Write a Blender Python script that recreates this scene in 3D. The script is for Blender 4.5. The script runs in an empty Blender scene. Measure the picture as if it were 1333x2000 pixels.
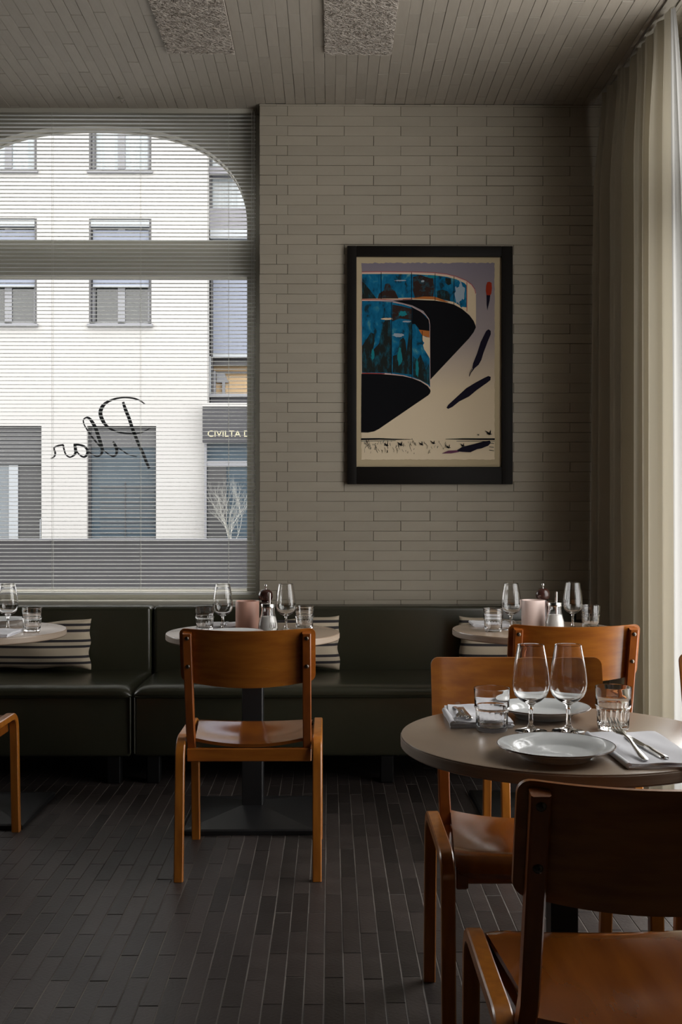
import bpy, bmesh, math, random
from mathutils import Vector, Matrix, Euler
random.seed(7)
R = math.radians
sc = bpy.context.scene
COL = sc.collection

# ------------------------------------------------------------------ camera, sky, exposure
F = 2100.0; H = 1.235; YAW = math.atan(21.5 / F)
cam = bpy.data.objects.new('camera', bpy.data.cameras.new('camera'))
COL.objects.link(cam)
cam.location = (0, 0, H); cam.rotation_euler = (R(90), 0, -YAW)
cam.data.sensor_fit = 'VERTICAL'; cam.data.sensor_height = 36.0; cam.data.lens = 36.0 * F / 2000.0
cam.data.clip_start = 0.05; cam.data.clip_end = 300
sc.camera = cam

world = bpy.data.worlds.new('overcast_sky'); sc.world = world; world.use_nodes = True
bg = world.node_tree.nodes['Background']
bg.inputs[0].default_value = (1.0, 0.985, 0.965, 1); bg.inputs[1].default_value = 1.0

sc.view_settings.view_transform = 'Standard'; sc.view_settings.look = 'None'
sc.view_settings.gamma = 1.0; sc.view_settings.use_curve_mapping = False
sc.view_settings.exposure = 2.50

XR = 1.575          # right wall
YB = 5.60           # face of the brick pier
YW = 5.76           # face of the arched window wall
ZC = 3.36           # ceiling
def portal(name, loc, rot, sx, sy):
    l = bpy.data.lights.new(name, 'AREA'); l.shape = 'RECTANGLE'; l.size = sx; l.size_y = sy
    l.cycles.is_portal = True
    o = bpy.data.objects.new(name, l); o.location = loc; o.rotation_euler = rot; COL.objects.link(o)
    return o
# daylight portals in the real window openings (they only guide the sky's light)
RW = [(3.95, 0.80), (2.42, 0.52)]           # right-wall windows: centre Y, half width
BW = [(-1.263, 0.819), (-3.35, 0.815)]                      # back windows: centre X, half width
for yc, hw in RW: portal('daylight_portal', (XR + 0.12, yc, 1.75), (0, R(90), 0), 3.2, 2 * hw)
for xc, hw in BW: portal('daylight_portal', (xc, YW + 0.2, 2.05), (R(-90), 0, 0), 2 * hw, 2.55)

# ------------------------------------------------------------------ helpers
cY, sY = math.cos(YAW), math.sin(YAW)
def P(px, py, Y):
    r = (px - 666.5) / F
    X = Y * (sY + r * cY) / (cY - r * sY)
    d = X * sY + Y * cY
    return Vector((X, Y, H - (py - 1000.0) / F * d))
def PX(px, Y): return P(px, 1000, Y).x
def PZ(py, Y, px=645): return P(px, py, Y).z
def proj(p):
    xc = p[0] * cY - p[1] * sY; d = p[0] * sY + p[1] * cY
    return 666.5 + F * xc / d, 1000 - F * (p[2] - H) / d

class MB:
    def __init__(s): s.v = []; s.f = []; s.m = []; s.mi = 0
    def add(s, vs, fs):
        b = len(s.v); s.v += [tuple(v) for v in vs]
        for f in fs: s.f.append(tuple(i + b for i in f)); s.m.append(s.mi)
        return s
    def box(s, a, b):
        x0, y0, z0 = a; x1, y1, z1 = b
        return s.add([(x0,y0,z0),(x1,y0,z0),(x1,y1,z0),(x0,y1,z0),(x0,y0,z1),(x1,y0,z1),(x1,y1,z1),(x0,y1,z1)],
                     [(0,3,2,1),(4,5,6,7),(0,1,5,4),(1,2,6,5),(2,3,7,6),(3,0,4,7)])
    def rbox(s, a, b, r, seg=3):
        bm = bmesh.new(); bmesh.ops.create_cube(bm, size=1)
        for v in bm.verts: v.co = Vector([(a[i] + b[i]) / 2 + v.co[i] * (b[i] - a[i]) for i in range(3)])
        bmesh.ops.bevel(bm, geom=bm.edges[:], offset=r, segments=seg, profile=0.5, affect='EDGES')
        bm.verts.index_update()
        s.add([v.co for v in bm.verts], [[v.index for v in f.verts] for f in bm.faces]); bm.free(); return s
    def lathe(s, prof, n=32, c=(0,0,0), closed=False, rad=None, close_ends=True):
        vs = []; fs = []; k = len(prof)
        for j in range(n):
            a = 2 * math.pi * j / n
            for i, (r, z) in enumerate(prof):
                rr = rad(i, a, r) if rad else r
                vs.append((c[0] + rr * math.cos(a), c[1] + rr * math.sin(a), c[2] + z))
        for j in range(n):
            j2 = (j + 1) % n
            for i in range(k - 1 if not closed else k):
                i2 = (i + 1) % k
                fs.append((j*k+i, j2*k+i, j2*k+i2, j*k+i2))
        if not closed and close_ends:
            if prof[0][0] > 1e-6: fs.append(tuple(j*k for j in range(n))[::-1])
            if prof[-1][0] > 1e-6: fs.append(tuple(j*k+k-1 for j in range(n)))
        return s.add(vs, fs)
    def tube(s, pts, r, n=8, cap=True):
        pts = [Vector(p) for p in pts]; vs = []; fs = []; m = len(pts)
        t = (pts[1] - pts[0]).normalized()
        u = t.orthogonal().normalized()
        for i, p in enumerate(pts):
            t = (pts[min(i+1, m-1)] - pts[max(i-1, 0)]).normalized()
            u = (u - t * u.dot(t)).normalized(); w = t.cross(u)
            rr = r[i] if isinstance(r, (list, tuple)) else r
            for j in range(n):
                a = 2*math.pi*j/n; vs.append(p + (u*math.cos(a) + w*math.sin(a)) * rr)
        for i in range(m-1):
            for j in range(n):
                j2 = (j+1) % n; fs.append((i*n+j, i*n+j2, (i+1)*n+j2, (i+1)*n+j))
        if cap: fs.append(tuple(range(n))[::-1]); fs.append(tuple((m-1)*n+j for j in range(n)))
        return s.add(vs, fs)
    def sweep(s, pts, prof, side):
        """profile (a along 'side', b along side x tangent) carried along pts"""
        pts = [Vector(p) for p in pts]; side = Vector(side); n = len(prof); m = len(pts); vs = []; fs = []
        for i, p in enumerate(pts):
            t = (pts[min(i+1, m-1)] - pts[max(i-1, 0)]).normalized(); nn = side.cross(t).normalized()
            k = 1.0
            for a, b in prof: vs.append(p + side * a + nn * b * k)
        for i in range(m-1):
            for j in range(n):
                j2 = (j+1) % n; fs.append((i*n+j, i*n+j2, (i+1)*n+j2, (i+1)*n+j))
        fs.append(tuple(range(n))[::-1]); fs.append(tuple((m-1)*n+j for j in range(n)))
        return s.add(vs, fs)
    def slab(s, grid, off):
        """closed sheet: grid[i][j] points, second skin displaced by off(vector or per-point fn)"""
        n = len(grid); m = len(grid[0]); A = [Vector(p) for row in grid for p in row]
        B = [p + (off(p) if callable(off) else Vector(off)) for p in A]; N = n*m; fs = []
        for i in range(n-1):
            for j in range(m-1):
                a, b, c, d = i*m+j, i*m+j+1, (i+1)*m+j+1, (i+1)*m+j
                fs.append((a,b,c,d)); fs.append((N+d,N+c,N+b,N+a))
        for j in range(m-1):
            fs.append((j+1, j, N+j, N+j+1)); q = (n-1)*m; fs.append((q+j, q+j+1, N+q+j+1, N+q+j))
        for i in range(n-1):
            fs.append((i*m, (i+1)*m, N+(i+1)*m, N+i*m)); q = m-1; fs.append(((i+1)*m+q, i*m+q, N+i*m+q, N+(i+1)*m+q))
        return s.add(A + B, fs)
    def mesh(s, name, mats, smooth=None, fix=False):
        me = bpy.data.meshes.new(name); me.from_pydata(s.v, [], s.f)
        for m in (mats if isinstance(mats, (list, tuple)) else [mats]): me.materials.append(m)
        if any(s.m): me.polygons.foreach_set('material_index', s.m)
        if fix:
            bm = bmesh.new(); bm.from_mesh(me); bmesh.ops.remove_doubles(bm, verts=bm.verts, dist=1e-6)
            bmesh.ops.recalc_face_normals(bm, faces=bm.faces); bm.to_mesh(me); bm.free()
        if smooth is not None:
            me.polygons.foreach_set('use_smooth', [True] * len(me.polygons)); me.set_sharp_from_angle(angle=R(smooth))
        me.update(); return me
    def build(s, name, mats, parent=None, smooth=None, loc=(0,0,0), fix=False):
        return link(name, s.mesh(name, mats, smooth, fix), parent, loc)

def link(name, me, parent=None, loc=(0,0,0), rot=(0,0,0)):
    o = bpy.data.objects.new(name, me); COL.objects.link(o)
    o.location = loc; o.rotation_euler = rot
    if parent: o.parent = parent
    return o
def tag(o, label=None, cat=None, group=None, kind=None):
    if label: o['label'] = label
    if cat: o['category'] = cat
    if group: o['group'] = group
    if kind: o['kind'] = kind
    return o
def thing(name, label, cat, loc=(0,0,0), rotz=0, group=None):
    o = bpy.data.objects.new(name, None); COL.objects.link(o); o.empty_display_size = 0.05
    o.location = loc; o.rotation_euler = (0, 0, rotz)
    return tag(o, label, cat, group)
def struct(o): o['kind'] = 'structure'; return o
KIDS = {}
def copy_tree(root, loc, rotz=0, label=None, group=None):
    def rec(o, par):
        c = o.copy(); COL.objects.link(c)
        if par: c.parent = par
        for ch in [x for x in ALL_CHILDREN(o)]: rec(ch, c)
        return c
    r = rec(root, None); r.location = loc; r.rotation_euler = (0, 0, rotz)
    if label: r['label'] = label
    if group: r['group'] = group
    return r
def ALL_CHILDREN(o): return list(o.children)

# ------------------------------------------------------------------ materials
def mat(name, col, rough=0.5, metal=0.0, spec=0.5, noise=None, bump=None, coat=0.0, vary=0.0, stretch=(1,1,1), col2=None, coords='Object', emit=None, rnoise=0.0):
    m = bpy.data.materials.new(name); m.use_nodes = True
    nt = m.node_tree; b = nt.nodes['Principled BSDF']; L = nt.links.new
    b.inputs['Base Color'].default_value = (*col, 1); b.inputs['Roughness'].default_value = rough
    b.inputs['Metallic'].default_value = metal; b.inputs['Specular IOR Level'].default_value = spec
    b.inputs['Coat Weight'].default_value = coat; b.inputs['Coat Roughness'].default_value = 0.12
    tc = nt.nodes.new('ShaderNodeTexCoord'); mp = nt.nodes.new('ShaderNodeMapping'); mp.inputs['Scale'].default_value = stretch
    L(tc.outputs[coords], mp.inputs[0])
    src = None
    if noise:
        n = nt.nodes.new('ShaderNodeTexNoise'); n.inputs['Scale'].default_value = noise; n.inputs['Detail'].default_value = 5
        L(mp.outputs[0], n.inputs['Vector'])
        r = nt.nodes.new('ShaderNodeValToRGB')
        r.color_ramp.elements[0].position = 0.3; r.color_ramp.elements[1].position = 0.7
        r.color_ramp.elements[0].color = (*col, 1); r.color_ramp.elements[1].color = (*(col2 or col), 1)
        L(n.outputs['Fac'], r.inputs[0]); src = r.outputs[0]
        if rnoise:
            mr = nt.nodes.new('ShaderNodeMapRange'); mr.inputs['To Min'].default_value = rough - rnoise; mr.inputs['To Max'].default_value = rough + rnoise
            L(n.outputs['Fac'], mr.inputs['Value']); L(mr.outputs[0], b.inputs['Roughness'])
    if vary:
        oi = nt.nodes.new('ShaderNodeObjectInfo'); hs = nt.nodes.new('ShaderNodeHueSaturation')
        mr = nt.nodes.new('ShaderNodeMapRange'); mr.inputs['To Min'].default_value = 1 - vary; mr.inputs['To Max'].default_value = 1 + vary
        L(oi.outputs['Random'], mr.inputs['Value']); L(mr.outputs[0], hs.inputs['Value'])
        if src: L(src, hs.inputs['Color'])
        else: hs.inputs['Color'].default_value = (*col, 1)
        src = hs.outputs[0]
    if src: L(src, b.inputs['Base Color'])
    if bump:
        sc_, st = bump
        n2 = nt.nodes.new('ShaderNodeTexNoise'); n2.inputs['Scale'].default_value = sc_; n2.inputs['Detail'].default_value = 4
        L(mp.outputs[0], n2.inputs['Vector'])
        bp = nt.nodes.new('ShaderNodeBump'); bp.inputs['Strength'].default_value = st; bp.inputs['Distance'].default_value = 0.002
        L(n2.outputs['Fac'], bp.inputs['Height']); L(bp.outputs[0], b.inputs['Normal'])
    if emit:
        b.inputs['Emission Color'].default_value = (*emit[0], 1); b.inputs['Emission Strength'].default_value = emit[1]
    return m
def glass_mat(name, tint=(1,1,1), rough=0.0, ior=1.46):
    m = bpy.data.materials.new(name); m.use_nodes = True; b = m.node_tree.nodes['Principled BSDF']
    b.inputs['Base Color'].default_value = (*tint, 1); b.inputs['Roughness'].default_value = rough
    b.inputs['IOR'].default_value = ior; b.inputs['Transmission Weight'].default_value = 1.0
    return m
def pane_mat(name, tint=(1,1,1), gloss=0.06):
    """clear sheet of glass: transparent with a fresnel-like gloss"""
    m = bpy.data.materials.new(name); m.use_nodes = True; nt = m.node_tree; nt.nodes.clear(); L = nt.links.new
    out = nt.nodes.new('ShaderNodeOutputMaterial'); mx = nt.nodes.new('ShaderNodeMixShader')
    t = nt.nodes.new('ShaderNodeBsdfTransparent'); t.inputs[0].default_value = (*tint, 1)
    g = nt.nodes.new('ShaderNodeBsdfGlossy'); g.inputs['Roughness'].default_value = 0.02
    lw = nt.nodes.new('ShaderNodeLayerWeight'); lw.inputs[0].default_value = 0.18
    mu = nt.nodes.new('ShaderNodeMath'); mu.operation = 'MULTIPLY'; mu.inputs[1].default_value = gloss * 6
    L(lw.outputs['Fresnel'], mu.inputs[0]); L(mu.outputs[0], mx.inputs[0]); L(t.outputs[0], mx.inputs[1]); L(g.outputs[0], mx.inputs[2]); L(mx.outputs[0], out.inputs[0])
    return m
def cloth_translucent(name, col, fac=0.45, bump=(900, 0.12)):
    m = bpy.data.materials.new(name); m.use_nodes = True; nt = m.node_tree; nt.nodes.clear(); L = nt.links.new
    out = nt.nodes.new('ShaderNodeOutputMaterial'); mx = nt.nodes.new('ShaderNodeMixShader'); mx.inputs[0].default_value = fac
    d = nt.nodes.new('ShaderNodeBsdfDiffuse'); d.inputs[0].default_value = (*col, 1)
    t = nt.nodes.new('ShaderNodeBsdfTranslucent'); t.inputs[0].default_value = (*col, 1)
    tc = nt.nodes.new('ShaderNodeTexCoord'); n = nt.nodes.new('ShaderNodeTexNoise'); n.inputs['Scale'].default_value = bump[0]
    bp = nt.nodes.new('ShaderNodeBump'); bp.inputs['Strength'].default_value = bump[1]; bp.inputs['Distance'].default_value = 0.001
    L(tc.outputs['Object'], n.inputs['Vector']); L(n.outputs['Fac'], bp.inputs['Height']); L(bp.outputs[0], d.inputs['Normal'])
    L(d.outputs[0], mx.inputs[1]); L(t.outputs[0], mx.inputs[2]); L(mx.outputs[0], out.inputs[0]); return m

M = {}
M['brick_paint'] = mat('warm_grey_painted_brick', (0.375, 0.335, 0.268), 0.55, noise=9, col2=(0.35, 0.31, 0.245), bump=(160, 0.25), vary=0.05, stretch=(1,1,6))
M['ceil_paint'] = mat('warm_grey_painted_ceiling_tile', (0.36, 0.322, 0.27), 0.55, noise=9, col2=(0.335, 0.297, 0.245), bump=(160, 0.2), vary=0.05, stretch=(6,1,1))
M['joint_dark'] = mat('painted_joint', (0.085, 0.075, 0.06), 0.9)
M['wall_plain'] = mat('grey_green_paint', (0.42, 0.40, 0.34), 0.55, bump=(60, 0.1))
M['room_plain'] = mat('warm_grey_plaster', (0.07, 0.06, 0.05), 0.7)
M['frame_paint'] = mat('olive_grey_window_paint', (0.42, 0.40, 0.34), 0.42)
M['floor_brick'] = mat('dark_brown_floor_brick', (0.029, 0.0225, 0.021), 0.42, noise=14, col2=(0.043, 0.035, 0.032), bump=(90, 0.5), vary=0.38, rnoise=0.08)
M['grout'] = mat('grey_floor_grout', (0.24, 0.215, 0.19), 0.9, noise=3, col2=(0.08, 0.07, 0.062))
M['leather'] = mat('dark_olive_leather', (0.028, 0.028, 0.0165), 0.26, bump=(420, 0.06), noise=4, col2=(0.033, 0.033, 0.020), spec=0.7)
M['black_metal'] = mat('black_powder_coat', (0.012, 0.012, 0.013), 0.42, bump=(500, 0.1))
M['black_foot'] = mat('black_plastic_foot', (0.004, 0.004, 0.004), 0.6, spec=0.2)
wood_a, wood_b = (0.46, 0.158, 0.020), (0.31, 0.090, 0.0105)
M['wood_h'] = mat('orange_varnished_beech', wood_a, 0.30, noise=5, col2=wood_b, stretch=(1.2, 9, 9), coat=0.25, bump=(30, 0.03), rnoise=0.06)
M['wood_p'] = mat('reddish_varnished_beech_post', (0.36, 0.10, 0.015), 0.28, noise=5, col2=(0.25, 0.064, 0.010), stretch=(9, 9, 1.2), coat=0.3)
M['wood_v'] = mat('golden_varnished_beech_leg', (0.50, 0.178, 0.022), 0.28, noise=5, col2=(0.33, 0.104, 0.012), stretch=(9, 9, 1.2), coat=0.25, bump=(30, 0.03))
M['wood_s'] = mat('orange_varnished_seat_ply', (0.30, 0.092, 0.013), 0.12, noise=3, col2=(0.19, 0.052, 0.008), stretch=(6, 0.8, 6), coat=0.8, rnoise=0.03)
M['ply_edge'] = M['wood_h']
M['steel'] = mat('polished_steel', (0.62, 0.61, 0.59), 0.18, metal=1.0)
M['bolt'] = mat('dull_steel_bolt', (0.17, 0.145, 0.12), 0.35, metal=1.0)
M['table_top'] = mat('taupe_lacquered_tabletop', (0.375, 0.28, 0.205), 0.24, spec=0.6, noise=6, col2=(0.345, 0.258, 0.19), bump=(300, 0.05))
M['table_edge'] = mat('pale_ply_table_edge', (0.45, 0.36, 0.28), 0.5, noise=4, col2=(0.36, 0.28, 0.21), stretch=(1, 1, 30))
M['porcelain'] = mat('white_porcelain', (0.72, 0.74, 0.74), 0.10, spec=0.6)
M['rim_brown'] = mat('brown_plate_rim', (0.10, 0.055, 0.035), 0.25)
M['linen'] = mat('white_napkin_linen', (0.78, 0.78, 0.82), 0.85, bump=(700, 0.3))
M['glass'] = glass_mat('clear_table_glass')
M['shaker_glass'] = glass_mat('clear_shaker_glass')
M['sugar'] = mat('white_sugar', (0.82, 0.80, 0.76), 0.9, bump=(900, 0.4))
M['pink_glass'] = mat('frosted_pink_glass', (0.72, 0.42, 0.33), 0.35)
M['pink_glass'].node_tree.nodes['Principled BSDF'].inputs['Subsurface Weight'].default_value = 0.0
M['pale_pink'] = mat('frosted_pale_pink_glass', (0.86, 0.69, 0.64), 0.35)
M['wax'] = mat('cream_wax', (0.8, 0.7, 0.6), 0.5)
M['mill_wood'] = mat('dark_brown_turned_wood', (0.055, 0.018, 0.014), 0.22, noise=8, col2=(0.035, 0.011, 0.009), coat=0.4)
M['slat'] = mat('grey_green_aluminium_slat', (0.74, 0.745, 0.725), 0.28, spec=0.7)
M['cord'] = mat('pale_cord', (0.55, 0.55, 0.5), 0.8)
M['pane'] = pane_mat('window_glass')
M['ink'] = mat('black_sign_film', (0.006, 0.007, 0.01), 0.5)
M['curtain'] = cloth_translucent('beige_linen_curtain', (0.46, 0.42, 0.335), 0.26)
M['sheer'] = cloth_translucent('white_sheer_curtain', (0.44, 0.435, 0.42), 0.50, (1200, 0.2))
M['track'] = mat('taupe_track', (0.26, 0.235, 0.195), 0.6)
M['wool'] = mat('grey_wood_wool', (0.35, 0.31, 0.265), 0.9)
M['wool2'] = mat('grey_wood_wool_strand', (0.46, 0.41, 0.355), 0.85)
# striped cushion cloth
def stripe_mat():
    m = mat('cream_cloth_with_dark_stripe_pairs', (0.50, 0.42, 0.315), 0.9, bump=(260, 0.35)); nt = m.node_tree; L = nt.links.new
    tc = nt.nodes.new('ShaderNodeTexCoord'); sx = nt.nodes.new('ShaderNodeSeparateXYZ'); L(tc.outputs['Generated'], sx.inputs[0])
    r = nt.nodes.new('ShaderNodeValToRGB'); r.color_ramp.interpolation = 'CONSTANT'
    base = (0.50, 0.42, 0.315, 1); dark = (0.03, 0.026, 0.03, 1)
    cuts = []
    for c in (0.14, 0.255, 0.45, 0.56, 0.75, 0.86): cuts += [(c - 0.024, dark), (c + 0.024, base)]
    r.color_ramp.elements[0].color = base; r.color_ramp.elements[1].position = cuts[0][0]; r.color_ramp.elements[1].color = cuts[0][1]
    for p, c in cuts[1:]:
        e = r.color_ramp.elements.new(p); e.color = c
    L(sx.outputs['Z'], r.inputs[0]); L(r.outputs[0], nt.nodes['Principled BSDF'].inputs['Base Color']); return m
M['stripe'] = stripe_mat()
# outdoors
M['white_render'] = mat('white_house_render', (0.2840, 0.2805, 0.2733), 0.9, bump=(6, 0.5), noise=0.6, col2=(0.2698, 0.2663, 0.2592))
M['ext_frame'] = mat('grey_house_window_frame', (0.1255, 0.1291, 0.1402), 0.5)
M['ext_dark'] = mat('dark_grey_guide_rail', (0.0189, 0.0189, 0.0216), 0.5)
M['ext_shutter'] = mat('blue_grey_roller_blind', (0.1210, 0.1372, 0.1775), 0.6)
M['ext_box'] = mat('pale_blue_grey_blind_box', (0.2017, 0.2179, 0.2340), 0.5)
M['ext_glass'] = mat('grey_green_house_glass', (0.0149, 0.0171, 0.0171), 0.08, spec=0.6)
M['ext_glass_white'] = mat('house_glass_over_white_curtain', (0.2501, 0.2744, 0.2904), 0.15, noise=2.2, col2=(0.1815, 0.2057, 0.2179), stretch=(9, 1, 0.3))
M['ext_door_glass'] = mat('blue_grey_shop_glass', (0.0433, 0.0595, 0.0731), 0.07, spec=0.6, noise=0.9, col2=(0.0271, 0.0379, 0.0487))
M['ext_doordark'] = mat('dark_grey_shop_recess', (0.0122, 0.0127, 0.0141), 0.5)
M['ext_roller'] = mat('dark_grey_roller_shutter', (0.0343, 0.0355, 0.0383), 0.45)
M['ext_grey_wall'] = mat('lilac_grey_render', (0.1328, 0.1328, 0.1476), 0.8)
M['ext_tan'] = mat('tan_interior_board', (0.2904, 0.2017, 0.1089), 0.7)
M['ext_navy'] = mat('navy_shop_fascia', (0.0060, 0.0065, 0.0098), 0.5, noise=6, col2=(0.0108, 0.0114, 0.0149))
M['gold'] = mat('pale_gold_letters', (0.3429, 0.3147, 0.2017), 0.4)
M['twig'] = mat('pale_bare_twigs', (0.2219, 0.2219, 0.2017), 0.8)
M['screen'] = mat('grey_terrace_screen', (0.0420, 0.0420, 0.0474), 0.6, noise=5, col2=(0.0352, 0.0352, 0.0393))
M['street'] = mat('grey_asphalt', (0.1123, 0.1123, 0.1158), 0.9, noise=3, col2=(0.0842, 0.0842, 0.0878))
M['frame_black'] = mat('black_stained_picture_frame', (0.008, 0.0065, 0.0055), 0.55, spec=0.15)
M['mat_board'] = mat('beige_mount_board', (0.47, 0.38, 0.24), 0.85)

# ------------------------------------------------------------------ room shell
floor = struct(MB().box((-9, -3.5, -0.12), (XR + 0.3, 6.0, -0.0024)).build('floor', M['grout']))
ceiling = struct(MB().box((-9, -3.5, ZC + 0.004), (XR + 0.3, 6.0, ZC + 0.15)).build('ceiling', M['joint_dark']))
wall_back = struct(MB().box((-0.368, YB + 0.004, 0), (XR + 0.3, 6.0, ZC)).build('wall_back', M['joint_dark']))
struct(MB().box((-9.15, -3.5, 0), (-9, 6.0, ZC)).build('wall_left', M['room_plain']))
struct(MB().box((-9.15, -3.65, 0), (XR + 0.3, -3.5, ZC)).build('wall_front', M['room_plain']))

def arch_z(d, hw, zs, zt, p=2.4):
    return zs + (zt - zs) * max(0.0, 1 - abs(d / hw) ** p) ** (1 / p)
def arched_wall(mb, a0, a1, opens, z0_, zs, zt, ztr0, ztr1, put, t0, t1, n=40):
    """wall in (a, z) with arched openings; put(a, t, z) -> xyz"""
    def blk(a, b, zl, zh):
        vs = [put(x, t, z) for t in (t0, t1) for x, z in ((a, zl[0]), (b, zl[1]), (b, zh[1]), (a, zh[0]))]
        mb.add(vs, [(0,1,2,3),(7,6,5,4),(0,4,5,1),(1,5,6,2),(2,6,7,3),(3,7,4,0)])
    cur = a0
    for k_, (c, hw) in enumerate(sorted(opens)):
        z0 = z0_[k_] if isinstance(z0_, list) else z0_
        blk(cur, c - hw, (0, 0), (ZC, ZC)); blk(c - hw, c + hw, (0, 0), (z0, z0))
        if ztr0: blk(c - hw, c + hw, (ztr0, ztr0), (ztr1, ztr1))
        xs = [c + hw * math.sin(math.pi * (i / n - 0.5)) for i in range(n + 1)]
        for i in range(n):
            zl = (arch_z(xs[i] - c, hw, zs, zt), arch_z(xs[i+1] - c, hw, zs, zt)); blk(xs[i], xs[i+1], zl, (ZC, ZC))
        cur = c + hw
    blk(cur, a1, (0, 0), (ZC, ZC))
YR = YW + 0.07
Z0, ZS, ZT = PZ(1152, YR, 250), PZ(450, YR, 450), PZ(255, YR, 200)
ZT0, ZT1 = PZ(540, YW, 250), PZ(475, YR, 250)
mb = MB(); arched_wall(mb, -9, -0.368, BW, Z0, ZS, ZT, ZT0, ZT1, lambda a, t, z: (a, t, z), YW, YR)
struct(mb.build('wall_window_side', M['wall_plain'], fix=False))
mb = MB(); arched_wall(mb, -3.5, 6.0, RW, [1.30, 0.08], 2.75, 3.28, None, None, lambda a, t, z: (t, a, z), XR, XR + 0.14)
struct(mb.build('wall_right', M['wall_plain']))

# arched window behind the blind
win = struct(bpy.data.objects.new('window_1', None)); COL.objects.link(win)
xc, hw = BW[0]
def arch_path(inset, n=40):
    pts = [(xc - hw + inset, Z0 + inset)]
    for i in range(n + 1):
        d = (hw - inset) * math.sin(math.pi * (i / n - 0.5)); pts.append((xc + d, arch_z(d, hw - inset, ZS, ZT - inset)))
    pts.append((xc + hw - inset, Z0 + inset)); return pts
mb = MB(); o_, i_ = arch_path(-0.03), arch_path(0.004); n = len(o_)
vs = [(x, y, z) for y in (YR + 0.001, YR + 0.03) for pl in (o_, i_) for x, z in pl]
fs = []
for k in range(n):
    k2 = (k + 1) % n
    fs += [(k, k2, n + k2, n + k), (2*n + k2, 2*n + k, 3*n + k, 3*n + k2), (n + k, n + k2, 3*n + k2, 3*n + k)]
mb.add(vs, fs); mb.build('frame', M['frame_paint'], win)
mb = MB(); pl = arch_path(-0.01); mb.add([(x, YR + 0.016, z) for x, z in pl], [tuple(range(len(pl)))]); mb.build('pane', M['pane'], win)
MB().rbox((-2.45, YB + 0.02, 0.738), (-0.372, YW + 0.05, 0.768), 0.006).build('sill', M['frame_paint'], win, 40)
MB().rbox((-2.45, YW - 0.018, 0.768), (-0.372, YW + 0.03, Z0 - 0.004), 0.004).build('apron', M['frame_paint'], win, 40)
# mirrored script lettering on the glass
def script_sign():
    S = [[(1175,180,8),(1110,135,14),(1030,108,16),(930,100,14),(830,112,18),(740,145,24),(680,190,34),(650,245,40),(645,300,40),(665,360,38),(695,410,32),(735,450,24),(790,485,18),(870,512,16),(960,525,14),(1060,525,12),(1140,510,10),(1200,480,8),(1240,462,6)],
         [(912,152,24),(940,240,34),(985,350,34),(1020,460,34),(1060,560,32),(1100,660,30),(1140,740,30),(1180,840,30),(1222,940,24)],
         [(795,620,14),(820,670,30),(838,720,30),(830,770,22),(800,795,18),(765,785,12),(720,755,10),(680,720,10)],
         [(838,685,8),(900,725,10),(960,765,10),(1030,790,8),(1075,800,6)],
         [(475,335,18),(510,345,24),(550,395,34),(590,470,36),(620,560,36),(650,650,34),(665,720,32),(655,765,22),(620,795,14),(580,790,10),(540,765,8),(500,735,8)],
         [(475,335,14),(445,360,12),(445,400,12),(470,455,12),(520,530,14),(580,610,16),(640,680,14)],
         [(325,660,22),(380,658,20),(440,672,20),(480,705,24),(490,750,26),(470,795,22),(430,800,16),(385,765,14),(360,730,12)],
         [(340,665,28),(350,720,32),(345,765,24),(300,802,14),(265,800,14),(230,765,14),(210,700,16),(205,660,16)],
         [(208,660,18),(150,668,16),(100,690,18),(95,710,16),(108,750,18),(105,785,16),(80,812,12),(55,820,8)]]
    mb = MB(); Y = YR + 0.012
    for st in S:
        def cr(t, k):
            i = min(int(t), len(st) - 2); f = t - i
            p = [st[max(i-1,0)][k], st[i][k], st[i+1][k], st[min(i+2, len(st)-1)][k]]
            return 0.5*((2*p[1]) + (-p[0]+p[2])*f + (2*p[0]-5*p[1]+4*p[2]-p[3])*f*f + (-p[0]+3*p[1]-3*p[2]+p[3])*f**3)
        N = (len(st) - 1) * 5; pts = [(cr(i*(len(st)-1)/N, 0), cr(i*(len(st)-1)/N, 1), 2 + 1.12*cr(i*(len(st)-1)/N, 2)) for i in range(N + 1)]
        vs = []
        for i, (x, y, w) in enumerate(pts):
            a, b = pts[max(i-1,0)], pts[min(i+1,N)]; dx, dy = b[0]-a[0], b[1]-a[1]; l = math.hypot(dx, dy) or 1
            for s_ in (1, -1):
                qx, qy = x - dy/l*w/2*s_, y + dx/l*w/2*s_
                vs.append(P(90 + qx/6.06, 760 + qy/6.06, Y))
        mb.add(vs, [(2*i, 2*i+2, 2*i+3, 2*i+1) for i in range(N)])
    o = mb.build('window_lettering', M['ink'])
    tag(o, 'black handwritten script lettering, mirrored, stuck on the arched window glass', 'sign')
script_sign()

# right window with arch
w2 = struct(bpy.data.objects.new('window_2', None)); COL.objects.link(w2)
for k, (yc, hwr) in enumerate(RW):
    mb = MB()
    zs_ = 0.08 if k == 0 else 1.30
    pl = [(yc - hwr, zs_)] + [(yc + hwr * math.sin(math.pi * (i/30 - 0.5)), arch_z(hwr * math.sin(math.pi * (i/30 - 0.5)), hwr, 2.75, 3.28)) for i in range(31)] + [(yc + hwr, zs_)]
    mb.add([(XR + 0.10, y, z) for y, z in pl], [tuple(range(len(pl)))])
    mb.build('pane', M['pane'], w2)
    mb = MB(); mb.box((XR + 0.08, yc - hwr, ZT0 - 0.02), (XR + 0.12, yc + hwr, ZT1 + 0.02)); mb.box((XR + 0.08, yc - 0.03, zs_), (XR + 0.12, yc + 0.03, ZT0 - 0.02))
    mb.build('glazing_bar', M['frame_paint'], w2)
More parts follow.
